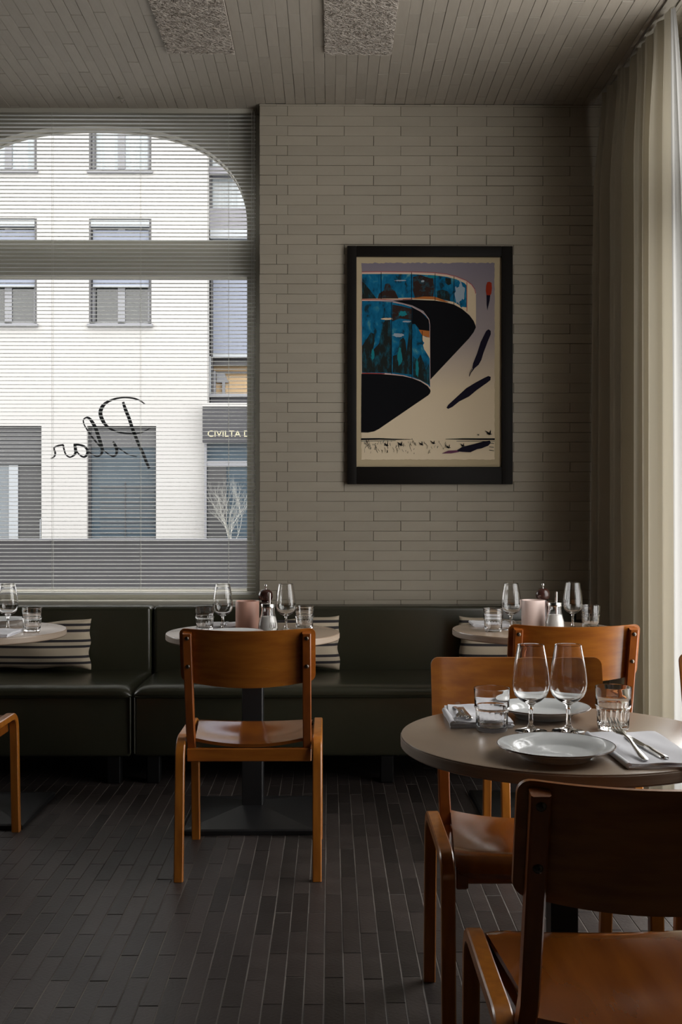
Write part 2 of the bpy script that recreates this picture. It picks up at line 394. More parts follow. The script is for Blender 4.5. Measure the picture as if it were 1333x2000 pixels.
# moulding round the right arch
mb = MB(); yc, hwr = RW[0]
pts = [(XR - 0.012, yc + (hwr + 0.05) * math.sin(math.pi * (i/40 - 0.5)), arch_z((hwr + 0.05) * math.sin(math.pi * (i/40 - 0.5)), hwr + 0.05, 2.75, 3.33)) for i in range(41)]
mb.tube(pts, 0.016, 6); struct(mb.build('trim_1', M['frame_paint'], smooth=40))

# ------------------------------------------------------------------ laid pieces (wall bricks, ceiling tiles, floor bricks)
PIECE = {}
def piece_mb(w, l, t=0.012, c=0.0012):
    """flat laid brick: face at +z, w along x, l along y"""
    a, b = w/2, l/2
    v = [(-a+c,-b+c,0),(a-c,-b+c,0),(a-c,b-c,0),(-a+c,b-c,0),(-a,-b,-c),(a,-b,-c),(a,b,-c),(-a,b,-c),(-a,-b,-t),(a,-b,-t),(a,b,-t),(-a,b,-t)]
    f = [(0,1,2,3)] + [(i+4,(i+1)%4+4,(i+1)%4,i) for i in range(4)] + [(i+8,(i+1)%4+8,(i+1)%4+4,i+4) for i in range(4)]
    return v, f
def lay(parent, name, specs, mtl, basis, mask=None, cap=300):
    """specs: (centre, w, l, proud). basis: 3x3 Matrix local->world. The largest in view become parts, the rest one stuff part"""
    scored = []
    for c, w, l, pr, tilt in specs:
        q = [proj(Vector(c) + basis @ Vector((sx*w/2, sy*l/2, 0))) if (Vector(c) + basis @ Vector((sx*w/2, sy*l/2, 0))).y > 0.3 else None for sx, sy in ((-1,-1),(1,-1),(1,1),(-1,1))]
        ar = 0
        if None not in q:
            q2 = [(min(max(x, 0), 1333), min(max(y, 0), 2000)) for x, y in q]
            ar = abs(sum(q2[i][0]*q2[(i+1)%4][1] - q2[(i+1)%4][0]*q2[i][1] for i in range(4))) / 2
            mx, my = sum(x for x, _ in q)/4, sum(y for _, y in q)/4
            if mask and mask(mx, my): ar = min(ar, 0.0)
        scored.append((ar, c, w, l, pr, tilt))
    order = sorted(range(len(scored)), key=lambda i: -scored[i][0])
    rest = MB()
    for k, i in enumerate(order):
        ar, c, w, l, pr, tilt = scored[i]
        rot = basis @ Euler((tilt[0], tilt[1], 0)).to_matrix()
        pos = Vector(c) + basis @ Vector((0, 0, pr))
        if k < cap and ar > 40:
            key = (name, round(w, 3), round(l, 3))
            if key not in PIECE:
                m_ = MB(); m_.add(*piece_mb(w, l)); PIECE[key] = m_.mesh(name, mtl)
            o = link(name, PIECE[key], parent, pos); o.rotation_euler = rot.to_euler()
        else:
            v, f = piece_mb(w, l); rest.add([pos + rot @ Vector(p) for p in v], f)
    if rest.v: tag(rest.build('further_' + name, mtl, parent), kind='stuff')
def rt(a): return (random.uniform(-a, a), random.uniform(-a, a))

# wall bricks: pitch and bond measured on the pier
specs = []; pitch = 19.3 * YB / F; z_top = PZ(207, YB, 560); x_l, x_r = -0.368, XR
for r in range(-1, 52):
    zc = z_top - (r + 0.5) * pitch
    hh = pitch
    if r == -1: hh = ZC - z_top; zc = z_top + hh/2
    if zc < 0.68: break
    first = [PX(562, YB)] if r % 2 == 0 else [PX(540.5, YB), PX(619.5, YB)]
    xs = [x_l] + first
    step = 110.6 * YB / F
    while xs[-1] + step < x_r - 0.02: xs.append(xs[-1] + step)
    xs.append(x_r)
    for a, b in zip(xs, xs[1:]):
        j = random.uniform(-0.003, 0.003)
        specs.append((((a + b)/2, YB, zc), b - a - random.choice((0.0008, 0.0018, 0.003)), hh - random.choice((0.0004, 0.0008, 0.0012, 0.0024)), random.uniform(-0.0012, 0.0008), (random.uniform(-.012, .012), random.uniform(-.004, .004))))
Bw = Matrix(((1,0,0),(0,0,-1),(0,1,0)))     # local x->X, y->Z, z->-Y
lay(wall_back, 'brick', specs, M['brick_paint'], Bw, mask=lambda x, y: (690 < x < 990 and 495 < y < 932) or x > 1215 or y > 1200)

# ceiling tiles run along Y
PANELS = [(-2.30 + 30*0.0517, -2.30 + 36*0.0517, 4.96), (-2.30 + 44*0.0517, -2.30 + 50*0.0517, 4.96)]
specs = []; pw = 0.0517; ln = 0.31; x = -2.30; k = 0
while x < XR:
    yedge = YW if x < -0.368 else YB
    off = 0 if k % 2 == 0 else ln/2
    off += random.uniform(-0.03, 0.03)
    y = 3.2 - off
    while y < yedge:
        a, b = max(y, 3.2), min(y + ln, yedge)
        for (p0, p1, py) in PANELS:
            if p0 - 0.02 < x + pw/2 < p1 + 0.02 and a < py: a = max(a, py) if b > py else None
            if a is None: break
        if a is not None and b - a > 0.02:
            specs.append(((x + pw/2, (a + b)/2, ZC), pw - random.choice((0.0005, 0.001, 0.0022)), b - a - random.choice((0.0012, 0.002, 0.003)), random.uniform(-0.001, 0.0012), (random.uniform(-.004,.004), random.uniform(-.014,.014))))
        y += ln
    x += pw; k += 1
Bc = Matrix(((-1,0,0),(0,1,0),(0,0,-1)))
lay(ceiling, 'ceiling_tile', specs, M['ceil_paint'], Bc)

# floor bricks run along Y
specs = []; pw = 0.0517; x = -2.6; k = 0
while x < 1.55:
    off = 0 if k % 2 == 0 else ln/2
    off += random.uniform(-0.012, 0.012)
    y = 1.3 - off
    while y < 5.6:
        specs.append(((x + pw/2, y + ln/2, -0.0006), pw - 0.0028, ln - 0.0028, random.uniform(-0.0008, 0.0004), (random.uniform(-.003,.003), random.uniform(-.012,.012))))
        y += ln
    x += pw; k += 1
lay(floor, 'floor_brick', specs, M['floor_brick'], Matrix.Identity(3), mask=lambda x, y: (x > 1000 and y > 1640) or (x > 905 and y > 1880) or y < 1535)

# wood-wool acoustic panels in the ceiling
for i, (p0, p1, py) in enumerate(PANELS):
    t = thing('acoustic_panel', ('grey wood-wool ceiling panel, left one, above the window end' if i == 0 else 'grey wood-wool ceiling panel, right one, above the picture side'), 'ceiling panel', ((p0+p1)/2, py - 0.6, ZC), 0, 'wood-wool ceiling panels')
    w = (p1 - p0)/2
    MB().rbox((-w, -0.6, -0.012), (w, 0.6, 0.0), 0.003, 1).build('board', M['wool'], t)
    mb = MB(); rnd = random.Random(3 + i)
    for q in range(8600):
        cx, cy = rnd.uniform(-w + .004, w - .004), rnd.uniform(-0.598, 0.598); a = rnd.uniform(0, math.pi); L_ = rnd.uniform(0.015, 0.04); bend = rnd.uniform(-.012, .012)
        z = -0.012 - rnd.uniform(0.0, 0.006); pts = []
        for s_ in (-1, -0.33, 0.33, 1):
            X_ = cx + math.cos(a)*L_/2*s_ - math.sin(a)*bend*(1 - s_*s_); Y_ = cy + math.sin(a)*L_/2*s_ + math.cos(a)*bend*(1 - s_*s_)
            pts.append((min(max(X_, -w), w), min(max(Y_, -.6), .6), z))
        mb.tube(pts, 0.0009, 3, cap=False)
    tag(mb.build('wood_strands', M['wool2'], t), kind='stuff')
# little hook on the ceiling
t = thing('ceiling_hook', 'small pale hook screwed into the ceiling above the blind', 'hook', tuple(P(236, 203, 5.52).xy) + (ZC,))
MB().lathe([(0.012, -0.006), (0.012, 0.0)], 12).build('plate', M['track'], t)
MB().tube([(0, 0, -0.004), (0, 0, -0.02), (0.008, 0, -0.03), (0.017, 0, -0.024), (0.018, 0, -0.016)], 0.003, 6).build('hook', M['track'], t, 40)

# ------------------------------------------------------------------ venetian blind
YBL = 5.685; bx0, bx1 = -2.40, PX(501, YBL)
bl = thing('venetian_blind', 'wide pale metal venetian blind hanging in front of the arched window', 'blind', ((bx0+bx1)/2, YBL, PZ(213, YBL)))
hl = (bx1 - bx0)/2; zt = bl.location.z
MB().rbox((-hl, -0.014, -0.028), (hl, 0.016, 0.0), 0.002, 1).build('headrail', M['frame_paint'], bl)
mb = MB(); W_ = 0.0128
prof = [(W_*math.sin(a)/math.sin(0.35), 0.0027*(1 - (a/0.35)**2)) for a in [-0.35, -0.17, 0, 0.17, 0.35]]
for s_, xx in ((0, -hl + 0.004), (1, hl - 0.004)):
    pass
vs = [(xx, y, z) for xx in (-hl + 0.004, hl - 0.004) for y, z in prof] + [(xx, y, z - 0.0004) for xx in (-hl + 0.004, hl - 0.004) for y, z in prof]
fs = []
for i in range(4):
    fs += [(i, i+1, 5+i+1, 5+i), (10+i+1, 10+i, 15+i, 15+i+1)]
fs += [(0, 5, 15, 10), (4, 14, 19, 9)]
mb.add(vs, fs); slat_me = mb.mesh('slat', M['slat'], 60)
sp = 7.6 * YBL / F; zb = PZ(1157, YBL) - zt; z = -0.040; ns = 0
while z > zb + 0.012:
    o = link('slat', slat_me, bl, (0, 0, z)); o.rotation_euler = (random.uniform(-.012, .012) + 0.055, 0, 0); z -= sp; ns += 1
MB().rbox((-hl + .002, -0.012, zb - 0.012), (hl - .002, 0.012, zb + 0.002), 0.003, 2).build('bottom_rail', M['slat'], bl, 40)
for px in (-60, 103, 275, 447):
    xx = PX(px, YBL) - bl.location.x
    for yy in (-0.0142, 0.0142): MB().tube([(xx, yy, -0.03), (xx, yy, zb)], 0.0008, 4).build('ladder_cord', M['cord'], bl)
xx = PX(497, YBL) - bl.location.x
mb = MB(); mb.tube([(xx, -0.017, -0.02), (xx, -0.018, PZ(1064, YBL) - zt)], 0.0022, 6); mb.tube([(xx - 0.012, -0.017, -0.02), (xx - 0.010, -0.018, PZ(1060, YBL) - zt), (xx, -0.018, PZ(1066, YBL) - zt)], 0.0014, 6)
mb.build('pull_cord', M['slat'], bl, 40)

# ------------------------------------------------------------------ framed print
YP = YB - 0.004
fx0, fx1, fz0, fz1 = PX(678.5, YP), PX(1000.5, YP), PZ(946, YP, 840), PZ(483, YP, 840)
pic = thing('framed_print', 'art print in a wide black frame hanging on the painted brick wall', 'picture', ((fx0+fx1)/2, YP, (fz0+fz1)/2))
ox, oy, oz = pic.location
def pq(zx, zy):   # zoomed poster pixel -> local x, z
    p = P(660 + zx/3.703, 460 + zy/3.703, YP - 0.01); return p.x - ox, p.z - oz
def bar(x0, z0, x1, z1): return MB().rbox((x0, -0.030, z0), (x1, 0.0, z1), 0.0025, 2)
ix0, iz1 = pq(136, 155); ix1, iz0 = pq(1184, 1674)
hx, hz = (fx1-fx0)/2, (fz1-fz0)/2
for a in ((-hx, -hz, ix0, hz), (ix1, -hz, hx, hz), (ix0, iz1, ix1, hz), (ix0, -hz, ix1, iz0)):
    bar(*a).build('frame_bar', M['frame_black'], pic, 40)
MB().box((ix0, -0.008, iz0), (ix1, -0.001, iz1)).build('mount_board', M['mat_board'], pic)
def pm(n, c, r=0.7): return mat(n, c, 0.85, spec=0.08)
PR = [None]*16
def grad_mat():
    m = mat('print_sky_gradient', (0.5, 0.4, 0.3), 0.85, spec=0.1); nt = m.node_tree; L = nt.links.new
    tc = nt.nodes.new('ShaderNodeTexCoord'); sx = nt.nodes.new('ShaderNodeSeparateXYZ'); L(tc.outputs['Object'], sx.inputs[0])
    mr = nt.nodes.new('ShaderNodeMapRange'); mr.inputs['From Min'].default_value = pq(0, 1620)[1]; mr.inputs['From Max'].default_value = pq(0, 195)[1]
    L(sx.outputs['Z'], mr.inputs['Value']); r = nt.nodes.new('ShaderNodeValToRGB'); L(mr.outputs[0], r.inputs[0])
    r.color_ramp.elements[0].color = (0.72, 0.60, 0.43, 1); r.color_ramp.elements[1].color = (0.20, 0.175, 0.215, 1)
    e = r.color_ramp.elements.new(0.35); e.color = (0.66, 0.54, 0.38, 1)
    e = r.color_ramp.elements.new(0.62); e.color = (0.34, 0.285, 0.28, 1)
    L(r.outputs[0], nt.nodes['Principled BSDF'].inputs['Base Color']); return m
def brush_mat():
    m = mat('print_teal_brushwork', (0, 0.1, 0.2), 0.85, spec=0.08); nt = m.node_tree; L = nt.links.new
    tc = nt.nodes.new('ShaderNodeTexCoord'); mp = nt.nodes.new('ShaderNodeMapping'); mp.inputs['Scale'].default_value = (26, 1, 17); mp.inputs['Location'].default_value = (3.3, 0, 1.7)
    L(tc.outputs['Object'], mp.inputs[0]); n = nt.nodes.new('ShaderNodeTexNoise'); n.inputs['Scale'].default_value = 0.9; n.inputs['Detail'].default_value = 6; n.inputs['Roughness'].default_value = 0.6; n.inputs['Distortion'].default_value = 0.5
    L(mp.outputs[0], n.inputs['Vector']); r = nt.nodes.new('ShaderNodeValToRGB'); L(n.outputs['Fac'], r.inputs[0])
    r.color_ramp.elements[0].position = 0.36; r.color_ramp.elements[0].color = (0.010, 0.035, 0.05, 1)
    r.color_ramp.elements[1].position = 0.80; r.color_ramp.elements[1].color = (0.30, 0.42, 0.46, 1)
    for p, c in ((0.44, (0.005, 0.10, 0.20, 1)), (0.58, (0.008, 0.14, 0.27, 1)), (0.66, (0.05, 0.22, 0.28, 1))):
        e = r.color_ramp.elements.new(p); e.color = c
    L(r.outputs[0], nt.nodes['Principled BSDF'].inputs['Base Color']); return m
def dark_brush(name, ca, cb, sc_):
    m = mat(name, ca, 0.85, spec=0.08); nt = m.node_tree; L = nt.links.new
    tc = nt.nodes.new('ShaderNodeTexCoord'); mp = nt.nodes.new('ShaderNodeMapping'); mp.inputs['Scale'].default_value = sc_
    L(tc.outputs['Object'], mp.inputs[0]); n = nt.nodes.new('ShaderNodeTexNoise'); n.inputs['Scale'].default_value = 1.0; n.inputs['Detail'].default_value = 7; n.inputs['Roughness'].default_value = 0.65
    L(mp.outputs[0], n.inputs['Vector']); r = nt.nodes.new('ShaderNodeValToRGB'); L(n.outputs['Fac'], r.inputs[0])
    r.color_ramp.elements[0].position = 0.50; r.color_ramp.elements[0].color = (*ca, 1); r.color_ramp.elements[1].position = 0.66; r.color_ramp.elements[1].color = (*cb, 1)
    L(r.outputs[0], nt.nodes['Principled BSDF'].inputs['Base Color']); return m
mats = [grad_mat(), brush_mat(), pm('print_black', (0.006, 0.006, 0.0075), 0.6), pm('print_cream', (0.66, 0.53, 0.36)), pm('print_red', (0.32, 0.05, 0.04)), dark_brush('print_green_black', (0.016, 0.020, 0.018), (0.012, 0.085, 0.12), (34, 1, 14)),
        pm('print_pink', (0.62, 0.42, 0.38)), pm('print_ink_blue', (0.012, 0.010, 0.020), 0.6), pm('print_orange', (0.42, 0.14, 0.035)), dark_brush('print_brown', (0.035, 0.020, 0.016), (0.02, 0.09, 0.12), (22, 1, 26)), pm('print_pale_blue', (0.30, 0.37, 0.43)), pm('print_deep_red', (0.30, 0.03, 0.012)), pm('print_teal', (0.012, 0.20, 0.235)), pm('print_violet', (0.14, 0.05, 0.09))]
pr = MB(); layer = [0]
def poly(pts, m):
    layer[0] += 1; y = -0.0085 - 0.00003 * layer[0]; pr.mi = m
    vs = [(q[0], y, q[1]) for q in (pq(*p) for p in pts)]; pr.add(vs, [tuple(range(len(vs)))])
def strip(pts, m, w):
    layer[0] += 1; y = -0.0085 - 0.00003 * layer[0]; pr.mi = m; vs = []; N = len(pts)
    for i, p in enumerate(pts):
        a, b = pts[max(i-1,0)], pts[min(i+1,N-1)]; dx, dy = b[0]-a[0], b[1]-a[1]; l = math.hypot(dx, dy) or 1
        ww = w[i] if isinstance(w, (list, tuple)) else w
        for s_ in (1, -1):
            q = pq(p[0] - dy/l*ww/2*s_, p[1] + dx/l*ww/2*s_); vs.append((q[0], y, q[1]))
    pr.add(vs, [(2*i, 2*i+2, 2*i+3, 2*i+1) for i in range(N-1)])
def blob(cx, cy, rx, ry, m, seed=0, n=22, rough=0.25):
    rn = random.Random(seed); poly([(cx + rx*math.cos(2*math.pi*i/n)*(1 + rn.uniform(-rough, rough)), cy + ry*math.sin(2*math.pi*i/n)*(1 + rn.uniform(-rough, rough))) for i in range(n)], m)
rn = random.Random(5)
edge = [(172 + i*(1136-172)/60, 198 + rn.uniform(-4, 4)) for i in range(61)] + [(1137 + rn.uniform(-3, 1), 198 + i*1420/60) for i in range(61)] + [(1136 - i*(1136-172)/60, 1619 + rn.uniform(-2, 3)) for i in range(61)] + [(172 + rn.uniform(-3, 3), 1619 - i*1420/60) for i in range(61)]
poly(edge, 0)
top1 = [(175,268),(320,266),(540,268),(700,273),(790,284),(860,302),(930,330),(970,360),(992,392),(1000,425)]
bot1 = [(1000,655),(985,618),(955,575),(900,530),(840,497),(770,480),(700,470),(540,463),(400,466),(175,467)]
poly([(400,470),(540,464),(700,470),(770,480),(840,498),(900,530),(955,578),(985,618),(998,650),(1000,665),(985,698),(950,745),(668,1045),(660,600),(620,545),(540,505)], 2)
poly(top1 + bot1, 3)
poly([(176,278),(320,277),(540,279),(700,287),(790,298),(860,316),(920,345),(932,360),(934,520),(900,515),(840,480),(700,455),(540,450),(176,455)], 1)
for a in ([(176,330),(200,350),(235,395),(280,455),(176,457)], [(290,455),(300,420),(335,395),(345,350),(375,345),(390,385),(415,400),(440,455)],
          [(545,300),(600,285),(640,300),(690,300),(700,380),(690,450),(560,450),(545,400)], [(715,400),(760,390),(800,405),(815,470),(720,455)], [(780,305),(820,310),(822,350),(800,360),(778,340)]):
    poly(a, 9 if rn.random() < .4 else 5)
blob(885, 420, 35, 80, 10, 3); blob(905, 490, 22, 30, 1, 4); blob(865, 350, 20, 25, 1, 8); blob(690, 300, 35, 8, 12, 6); blob(455, 325, 40, 5, 10, 7); blob(615, 330, 12, 8, 10, 2)
strip([(540,455),(620,450),(700,452),(760,470),(800,482)], 8, [4,18,20,14,5])
# lower drum
topd = [(176,473),(300,475),(400,482),(480,497),(540,516),(600,548),(640,578),(660,606),(666,640)]
botd = [(669,1100),(655,1080),(600,1047),(540,1028),(470,1012),(390,1002),(280,994),(176,992)]
poly([(172,1000),(280,1000),(390,1008),(470,1016),(540,1032),(600,1056),(650,1088),(668,1108),(673,1125),(668,1142),(655,1156),(480,1275),(300,1398),(265,1416),(220,1425),(170,1424)], 2)
poly(topd + botd, 1)
poly([(176,800),(215,740),(240,700),(262,710),(268,760),(255,830),(300,780),(325,640),(345,612),(380,612),(388,760),(392,992),(280,990),(176,988)], 5)
poly([(395,500),(460,510),(535,530),(535,610),(450,600),(395,620)], 9); poly([(540,520),(600,550),(660,610),(664,690),(600,690),(560,640),(540,640)], 2)
poly([(400,870),(430,860),(450,760),(475,735),(490,760),(500,840),(520,650),(535,640),(538,1005),(470,1000),(398,990)], 5)
poly([(545,870),(575,900),(600,860),(625,930),(650,900),(664,960),(666,1080),(600,1045),(545,1022)], 5)
blob(470, 565, 30, 18, 12, 11); blob(440, 720, 40, 14, 10, 12); blob(360, 603, 40, 8, 3, 13); blob(500, 622, 34, 6, 10, 14); blob(575, 960, 10, 60, 12, 15); blob(255, 860, 12, 40, 12, 16); blob(450, 880, 16, 60, 12, 17)
poly([(585,680),(664,690),(665,740),(612,722)], 8); poly([(612,722),(640,735),(666,738),(667,890),(650,860),(625,820),(612,770)], 3)
blob(640, 915, 14, 60, 1, 19); blob(590, 800, 30, 70, 1, 21, rough=.35)
strip([p for p in top1], 6, 9); strip([(p[0], p[1]-5) for p in top1], 4, 4)
strip([(175,461),(300,460),(400,463),(540,459)], 4, 6); strip([(176,470),(330,467),(470,463)], 6, 5); strip(topd[2:], 6, 4); strip([(176,996),(280,998),(340,1000)], 4, 7); strip([(340,998),(390,1003),(480,1014),(540,1030),(600,1052),(650,1085),(668,1108)], 6, [7,8,6,4,4,4,5])
for x_, y0, y1 in ((315,265,460),(535,266,462),(705,272,470),(842,296,498)): strip([(x_, y0), (x_, y1)], 2, 4)
strip([(935,335),(935,550)], 4, 4); strip([(999,420),(1000,640)], 3, 3)
for x_, y0, y1 in ((390,480,1002),(537,515,1030),(612,690,790)): strip([(x_, y0), (x_, y1)], 2, 4)
strip([(667,640),(669,1050)], 6, 3)
# free strokes
poly([(1075,360),(1082,338),(1098,334),(1114,342),(1117,380),(1112,420),(1102,436),(1078,432),(1072,400)], 11); poly([(1078,430),(1104,432),(1100,470),(1088,520),(1084,543),(1078,500)], 7)
poly([(1075,690),(1092,678),(1108,690),(1108,715),(1085,770),(1055,850),(1040,900),(1020,935),(985,965),(974,960),(980,925),(1010,850),(1035,770)], 7)
strip([(985,960),(965,990),(952,1020)], 7, [10,5,3]); strip([(972,962),(955,995),(952,1020)], 7, [3,3,2])
poly([(1060,1030),(1090,1016),(1108,1022),(1106,1045),(1080,1066),(1010,1115),(950,1165),(880,1200),(830,1240),(800,1254),(788,1246),(800,1225),(870,1160),(930,1105),(1000,1062)], 7)
# shoreline, reeds, birds
strip([(170,1473),(300,1471),(420,1474),(540,1474)], 2, [13,12,8,2]); strip([(780,1472),(900,1472),(1137,1473)], 2, [2,10,13]); strip([(170,1487),(420,1484)], 5, 3); strip([(860,1487),(1137,1488)], 5, 3)
for q in range(90):
    x_ = rn.uniform(180, 560) if q < 70 else rn.uniform(560, 800); y_ = rn.uniform(1490, 1580); a = rn.uniform(-0.6, 0.6); L_ = rn.uniform(8, 34)
    strip([(x_, y_), (x_ + math.sin(a)*L_, y_ - math.cos(a)*L_)], 5, rn.uniform(1.5, 3))
for bx, by, s_ in ((355,1515,1),(455,1510,1.3),(605,1508,1),(692,1500,1),(1095,1430,1.5),(800,1530,1.2),(1018,1442,.5),(905,1518,1)):
    strip([(bx - 18*s_, by - 12*s_), (bx - 6*s_, by - 3*s_), (bx + 3*s_, by + 6*s_)], 2, [2, 7*s_, 9*s_]); strip([(bx + 8*s_, by - 16*s_), (bx + 6*s_, by - 4*s_), (bx + 3*s_, by + 6*s_)], 2, [2, 6*s_, 8*s_]); strip([(bx - 12*s_, by + 2*s_), (bx + 3*s_, by + 5*s_), (bx + 15*s_, by + 4*s_)], 2, [2, 7*s_, 2])
poly([(850,1560),(900,1530),(980,1510),(1050,1490),(1100,1483),(1108,1500),(1090,1520),(1040,1540),(1010,1545),(960,1568),(900,1565)], 7)
poly([(752,1577),(800,1556),(860,1553),(880,1566),(820,1576)], 13)
for y_ in (1500, 1528, 1552): strip([(1095,y_),(1130,y_ + 5)], 5, 4)
pr.build('print_sheet', mats, pic)

# ------------------------------------------------------------------ curtain
def sheet(n, m, fn):
    rows = [[fn(i/(n-1), j/(m-1)) for i in range(n)] for j in range(m)]
    mb = MB(); mb.add([(x - 1.43, y - 4.9, z) for r_ in rows for x, y, z in r_], [(j*n+i, j*n+i+1, (j+1)*n+i+1, (j+1)*n+i) for j in range(m-1) for i in range(n-1)]); return mb
def curtain():
    zt_ = ZC - 0.014
    def fn(q, t):
        op = min(1.0, t*6); op = op*op*(3 - 2*op)
        z = zt_ + (0.012 - zt_)*t - 0.010*(1 - math.cos(2*math.pi*9*q))*max(0, 1 - t*12)
        y = 5.40 - 0.925*q
        x = (1.375 + 0.050*q) + (-0.018 + 0.026*q) * t**0.8
        ph = 2*math.pi*(8.3*q + 0.42*math.sin(5.3*q + 1.1) + 0.16*math.sin(11*q) + 0.10*t*math.sin(9*q))
        amp = 0.012 + 0.040*op*(0.70 + 0.35*math.sin(4.2*q + .5) + 0.2*math.sin(17*q))
        w = math.sin(ph); w = math.copysign(abs(w)**0.75, w)
        x += amp*w + 0.0045*math.sin(31*q*6.28)*(1 - t*.75) + 0.004*math.sin(15*q*6.28 + 3*t)
        y += 0.016*math.sin(ph*0.5 + 1)*op
        return (x, y, z)
    def fn2(q, t):
        z = zt_ - 0.02 + (0.030 - zt_)*t
        x = 1.418 + 0.012*t + (0.012 + 0.13*t**0.8)*q + 0.006*math.sin(q*16 + 2*t)*min(1, t*4)
        y = 4.455 - (0.02 + 0.17*t**0.8)*q + 0.010*math.sin(q*13 + 1)*min(1, t*4)
        return (x, y, z)
    cu = thing('curtain', 'long beige linen curtain gathered in the corner by the right window', 'curtain', (1.43, 4.9, 0))
    sheet(200, 46, fn).build('drape', M['curtain'], cu, 80)
    tr = MB(); tr.box((-0.035, -2.6, ZC - 0.012), (-0.02, 0.5, ZC - 0.001)); tr.box((0.02, -2.6, ZC - 0.012), (0.035, 0.5, ZC - 0.001)); tr.box((-0.02, -2.6, ZC - 0.004), (0.02, 0.5, ZC - 0.001))
    tk = thing('curtain_track', 'double curtain rail running along the ceiling above the right window', 'curtain rail', (1.43, 4.9, 0)); tr.build('rail', M['track'], tk)
    sh_ = thing('sheer_curtain', 'bright white sheer curtain panel at the right edge beside the beige one', 'curtain', (1.43, 4.9, 0))
    sheet(50, 40, fn2).build('panel', M['sheer'], sh_, 80)
curtain()

# ------------------------------------------------------------------ banquette
def bench(x0, x1, label, legs):
    xm = (x0 + x1)/2; w = (x1 - x0)/2
    t = thing('banquette', label, 'bench', (xm, 5.2, 0), 0)
    a = 5.2
    MB().rbox((-w, 4.89 - a, 0.122), (w, 5.56 - a, 0.402), 0.018, 3).build('seat_base', M['leather'], t, 50)
    n_, m_ = 40, 12; bm = bmesh.new()
    sec = [(4.876, 0.396), (4.868, 0.403), (4.8665, 0.411), (4.869, 0.420), (4.876, 0.430), (4.888, 0.4385), (4.905, 0.444), (4.94, 0.448), (5.05, 0.450), (5.25, 0.448), (5.40, 0.443), (5.46, 0.437)]
    xs_ = [-w, -w + .004, -w + .012, -w + .025, -w + .045, -w + .08] + [-w + .08 + (2*w - .16)*i/20 for i in range(1, 20)] + [w - .08, w - .045, w - .025, w - .012, w - .004, w]
    g = []
    for y, z in sec:
        row = []
        for x in xs_:
            e = max(0, 1 - (w - abs(x))/0.08); q = 0.030*e**3 + (0.010 if e > .999 else 0)
            row.append((x, y - a + 0.018*e**3*(1 if y < 4.95 else 0), 0.394 + max(0.001, (z - 0.394) - q*(z - 0.394)/0.054) + 0.0008*math.sin(9*x + 3*y)))
        g.append(row)
    N_, M_ = len(sec), len(xs_)
    mb = MB(); mb.add([p for r_ in g for p in r_], [(i*M_+j, i*M_+j+1, (i+1)*M_+j+1, (i+1)*M_+j) for i in range(N_-1) for j in range(M_-1)])
    mb.build('seat_cushion', M['leather'], t, 80)
    MB().rbox((-w + 0.002, 5.435 - a, 0.40), (w - 0.002, YB - 0.012 - a, 0.758), 0.022, 5).build('backrest', M['leather'], t, 60)
    for s_ in (-1, 1): MB().tube([(s_*(w - 0.006), 4.888 - a, 0.14), (s_*(w - 0.006), 4.884 - a, 0.395)], 0.004, 6).build('piping', M['leather'], t, 40)
    MB().tube([(-w + .01, 4.876 - a, 0.398), (w - .01, 4.876 - a, 0.398)], 0.004, 6).build('piping', M['leather'], t, 40)
    for lx in legs:
        for ly in (4.93, 5.46): MB().rbox((lx - xm - 0.03, ly - a - 0.03, 0.0), (lx - xm + 0.03, ly - a + 0.03, 0.124), 0.004, 1).build('foot', M['black_foot'], t)
bench(-3.3, -0.902, 'dark olive leather banquette under the window, left of the seam', (-3.2, -0.985))
bench(-0.894, 1.255, 'dark olive leather banquette below the picture, right of the seam', (-0.805, 0.26, 1.20))

def cushion(px0, px1, py0, py1, label, tilt, seed):
    Y = 5.315; c = P((px0+px1)/2, (py0+py1)/2, Y); w = abs(PX(px1, Y) - PX(px0, Y))/2; h = (py1 - py0)/2*Y/F
    t = thing('striped_cushion', label, 'cushion', (c.x, Y, 0.462), 0, 'striped cushions on the banquette')
    n, m = 30, 24; A = []; rn_ = random.Random(seed)
    ph = [rn_.uniform(0, 6.28) for _ in range(6)]
    mb = MB(); vs = []; fs = []
    for sgn in (-1, 1):
        for j in range(m):
            v = j/(m-1)*2 - 1
            for i in range(n):
                u = i/(n-1)*2 - 1
                th = 0.082*((1 - abs(u)**2.2)*(1 - abs(v)**2.2))**0.5 + 0.004
                pin = 1 - 0.025*(1 - abs(v)**2)*abs(u)**3 + 0.008*math.sin(9*v + ph[3])*abs(u)**3; pinv = 1 - 0.05*(1 - u*u)*abs(v)**3
                x = u*w*pin + 0.004*math.sin(6*v + ph[0]); z = h + v*h*pinv + 0.006*math.sin(5*u + ph[1])*abs(v) - (0.016*(1 - abs(u)**3)*max(0, v)**2)
                y = sgn*th + 0.006*math.sin(4*u + 3*v + ph[2])*(1 - u*u)
                vs.append((x, y, z))
    N = n*m
    for j in range(m-1):
        for i in range(n-1):
            a, b, c_, d = j*n+i, j*n+i+1, (j+1)*n+i+1, (j+1)*n+i; fs += [(a,b,c_,d), (N+d,N+c_,N+b,N+a)]
    for i in range(n-1): fs += [(i+1, i, N+i, N+i+1), ((m-1)*n+i, (m-1)*n+i+1, N+(m-1)*n+i+1, N+(m-1)*n+i)]
    for j in range(m-1): fs += [(j*n, (j+1)*n, N+(j+1)*n, N+j*n), ((j+1)*n+n-1, j*n+n-1, N+j*n+n-1, N+(j+1)*n+n-1)]
    mb.add(vs, fs); cv = mb.build('cover', M['stripe'], t, 60)
    t.rotation_euler = (-0.06, tilt, 0)
cushion(-22, 177, 1206, 1305, 'striped cream cushion behind the left table on the banquette', 0.0, 1)
cushion(467, 664, 1198, 1303, 'striped cream cushion behind the middle table, right of the pepper mill', 0.0, 2)
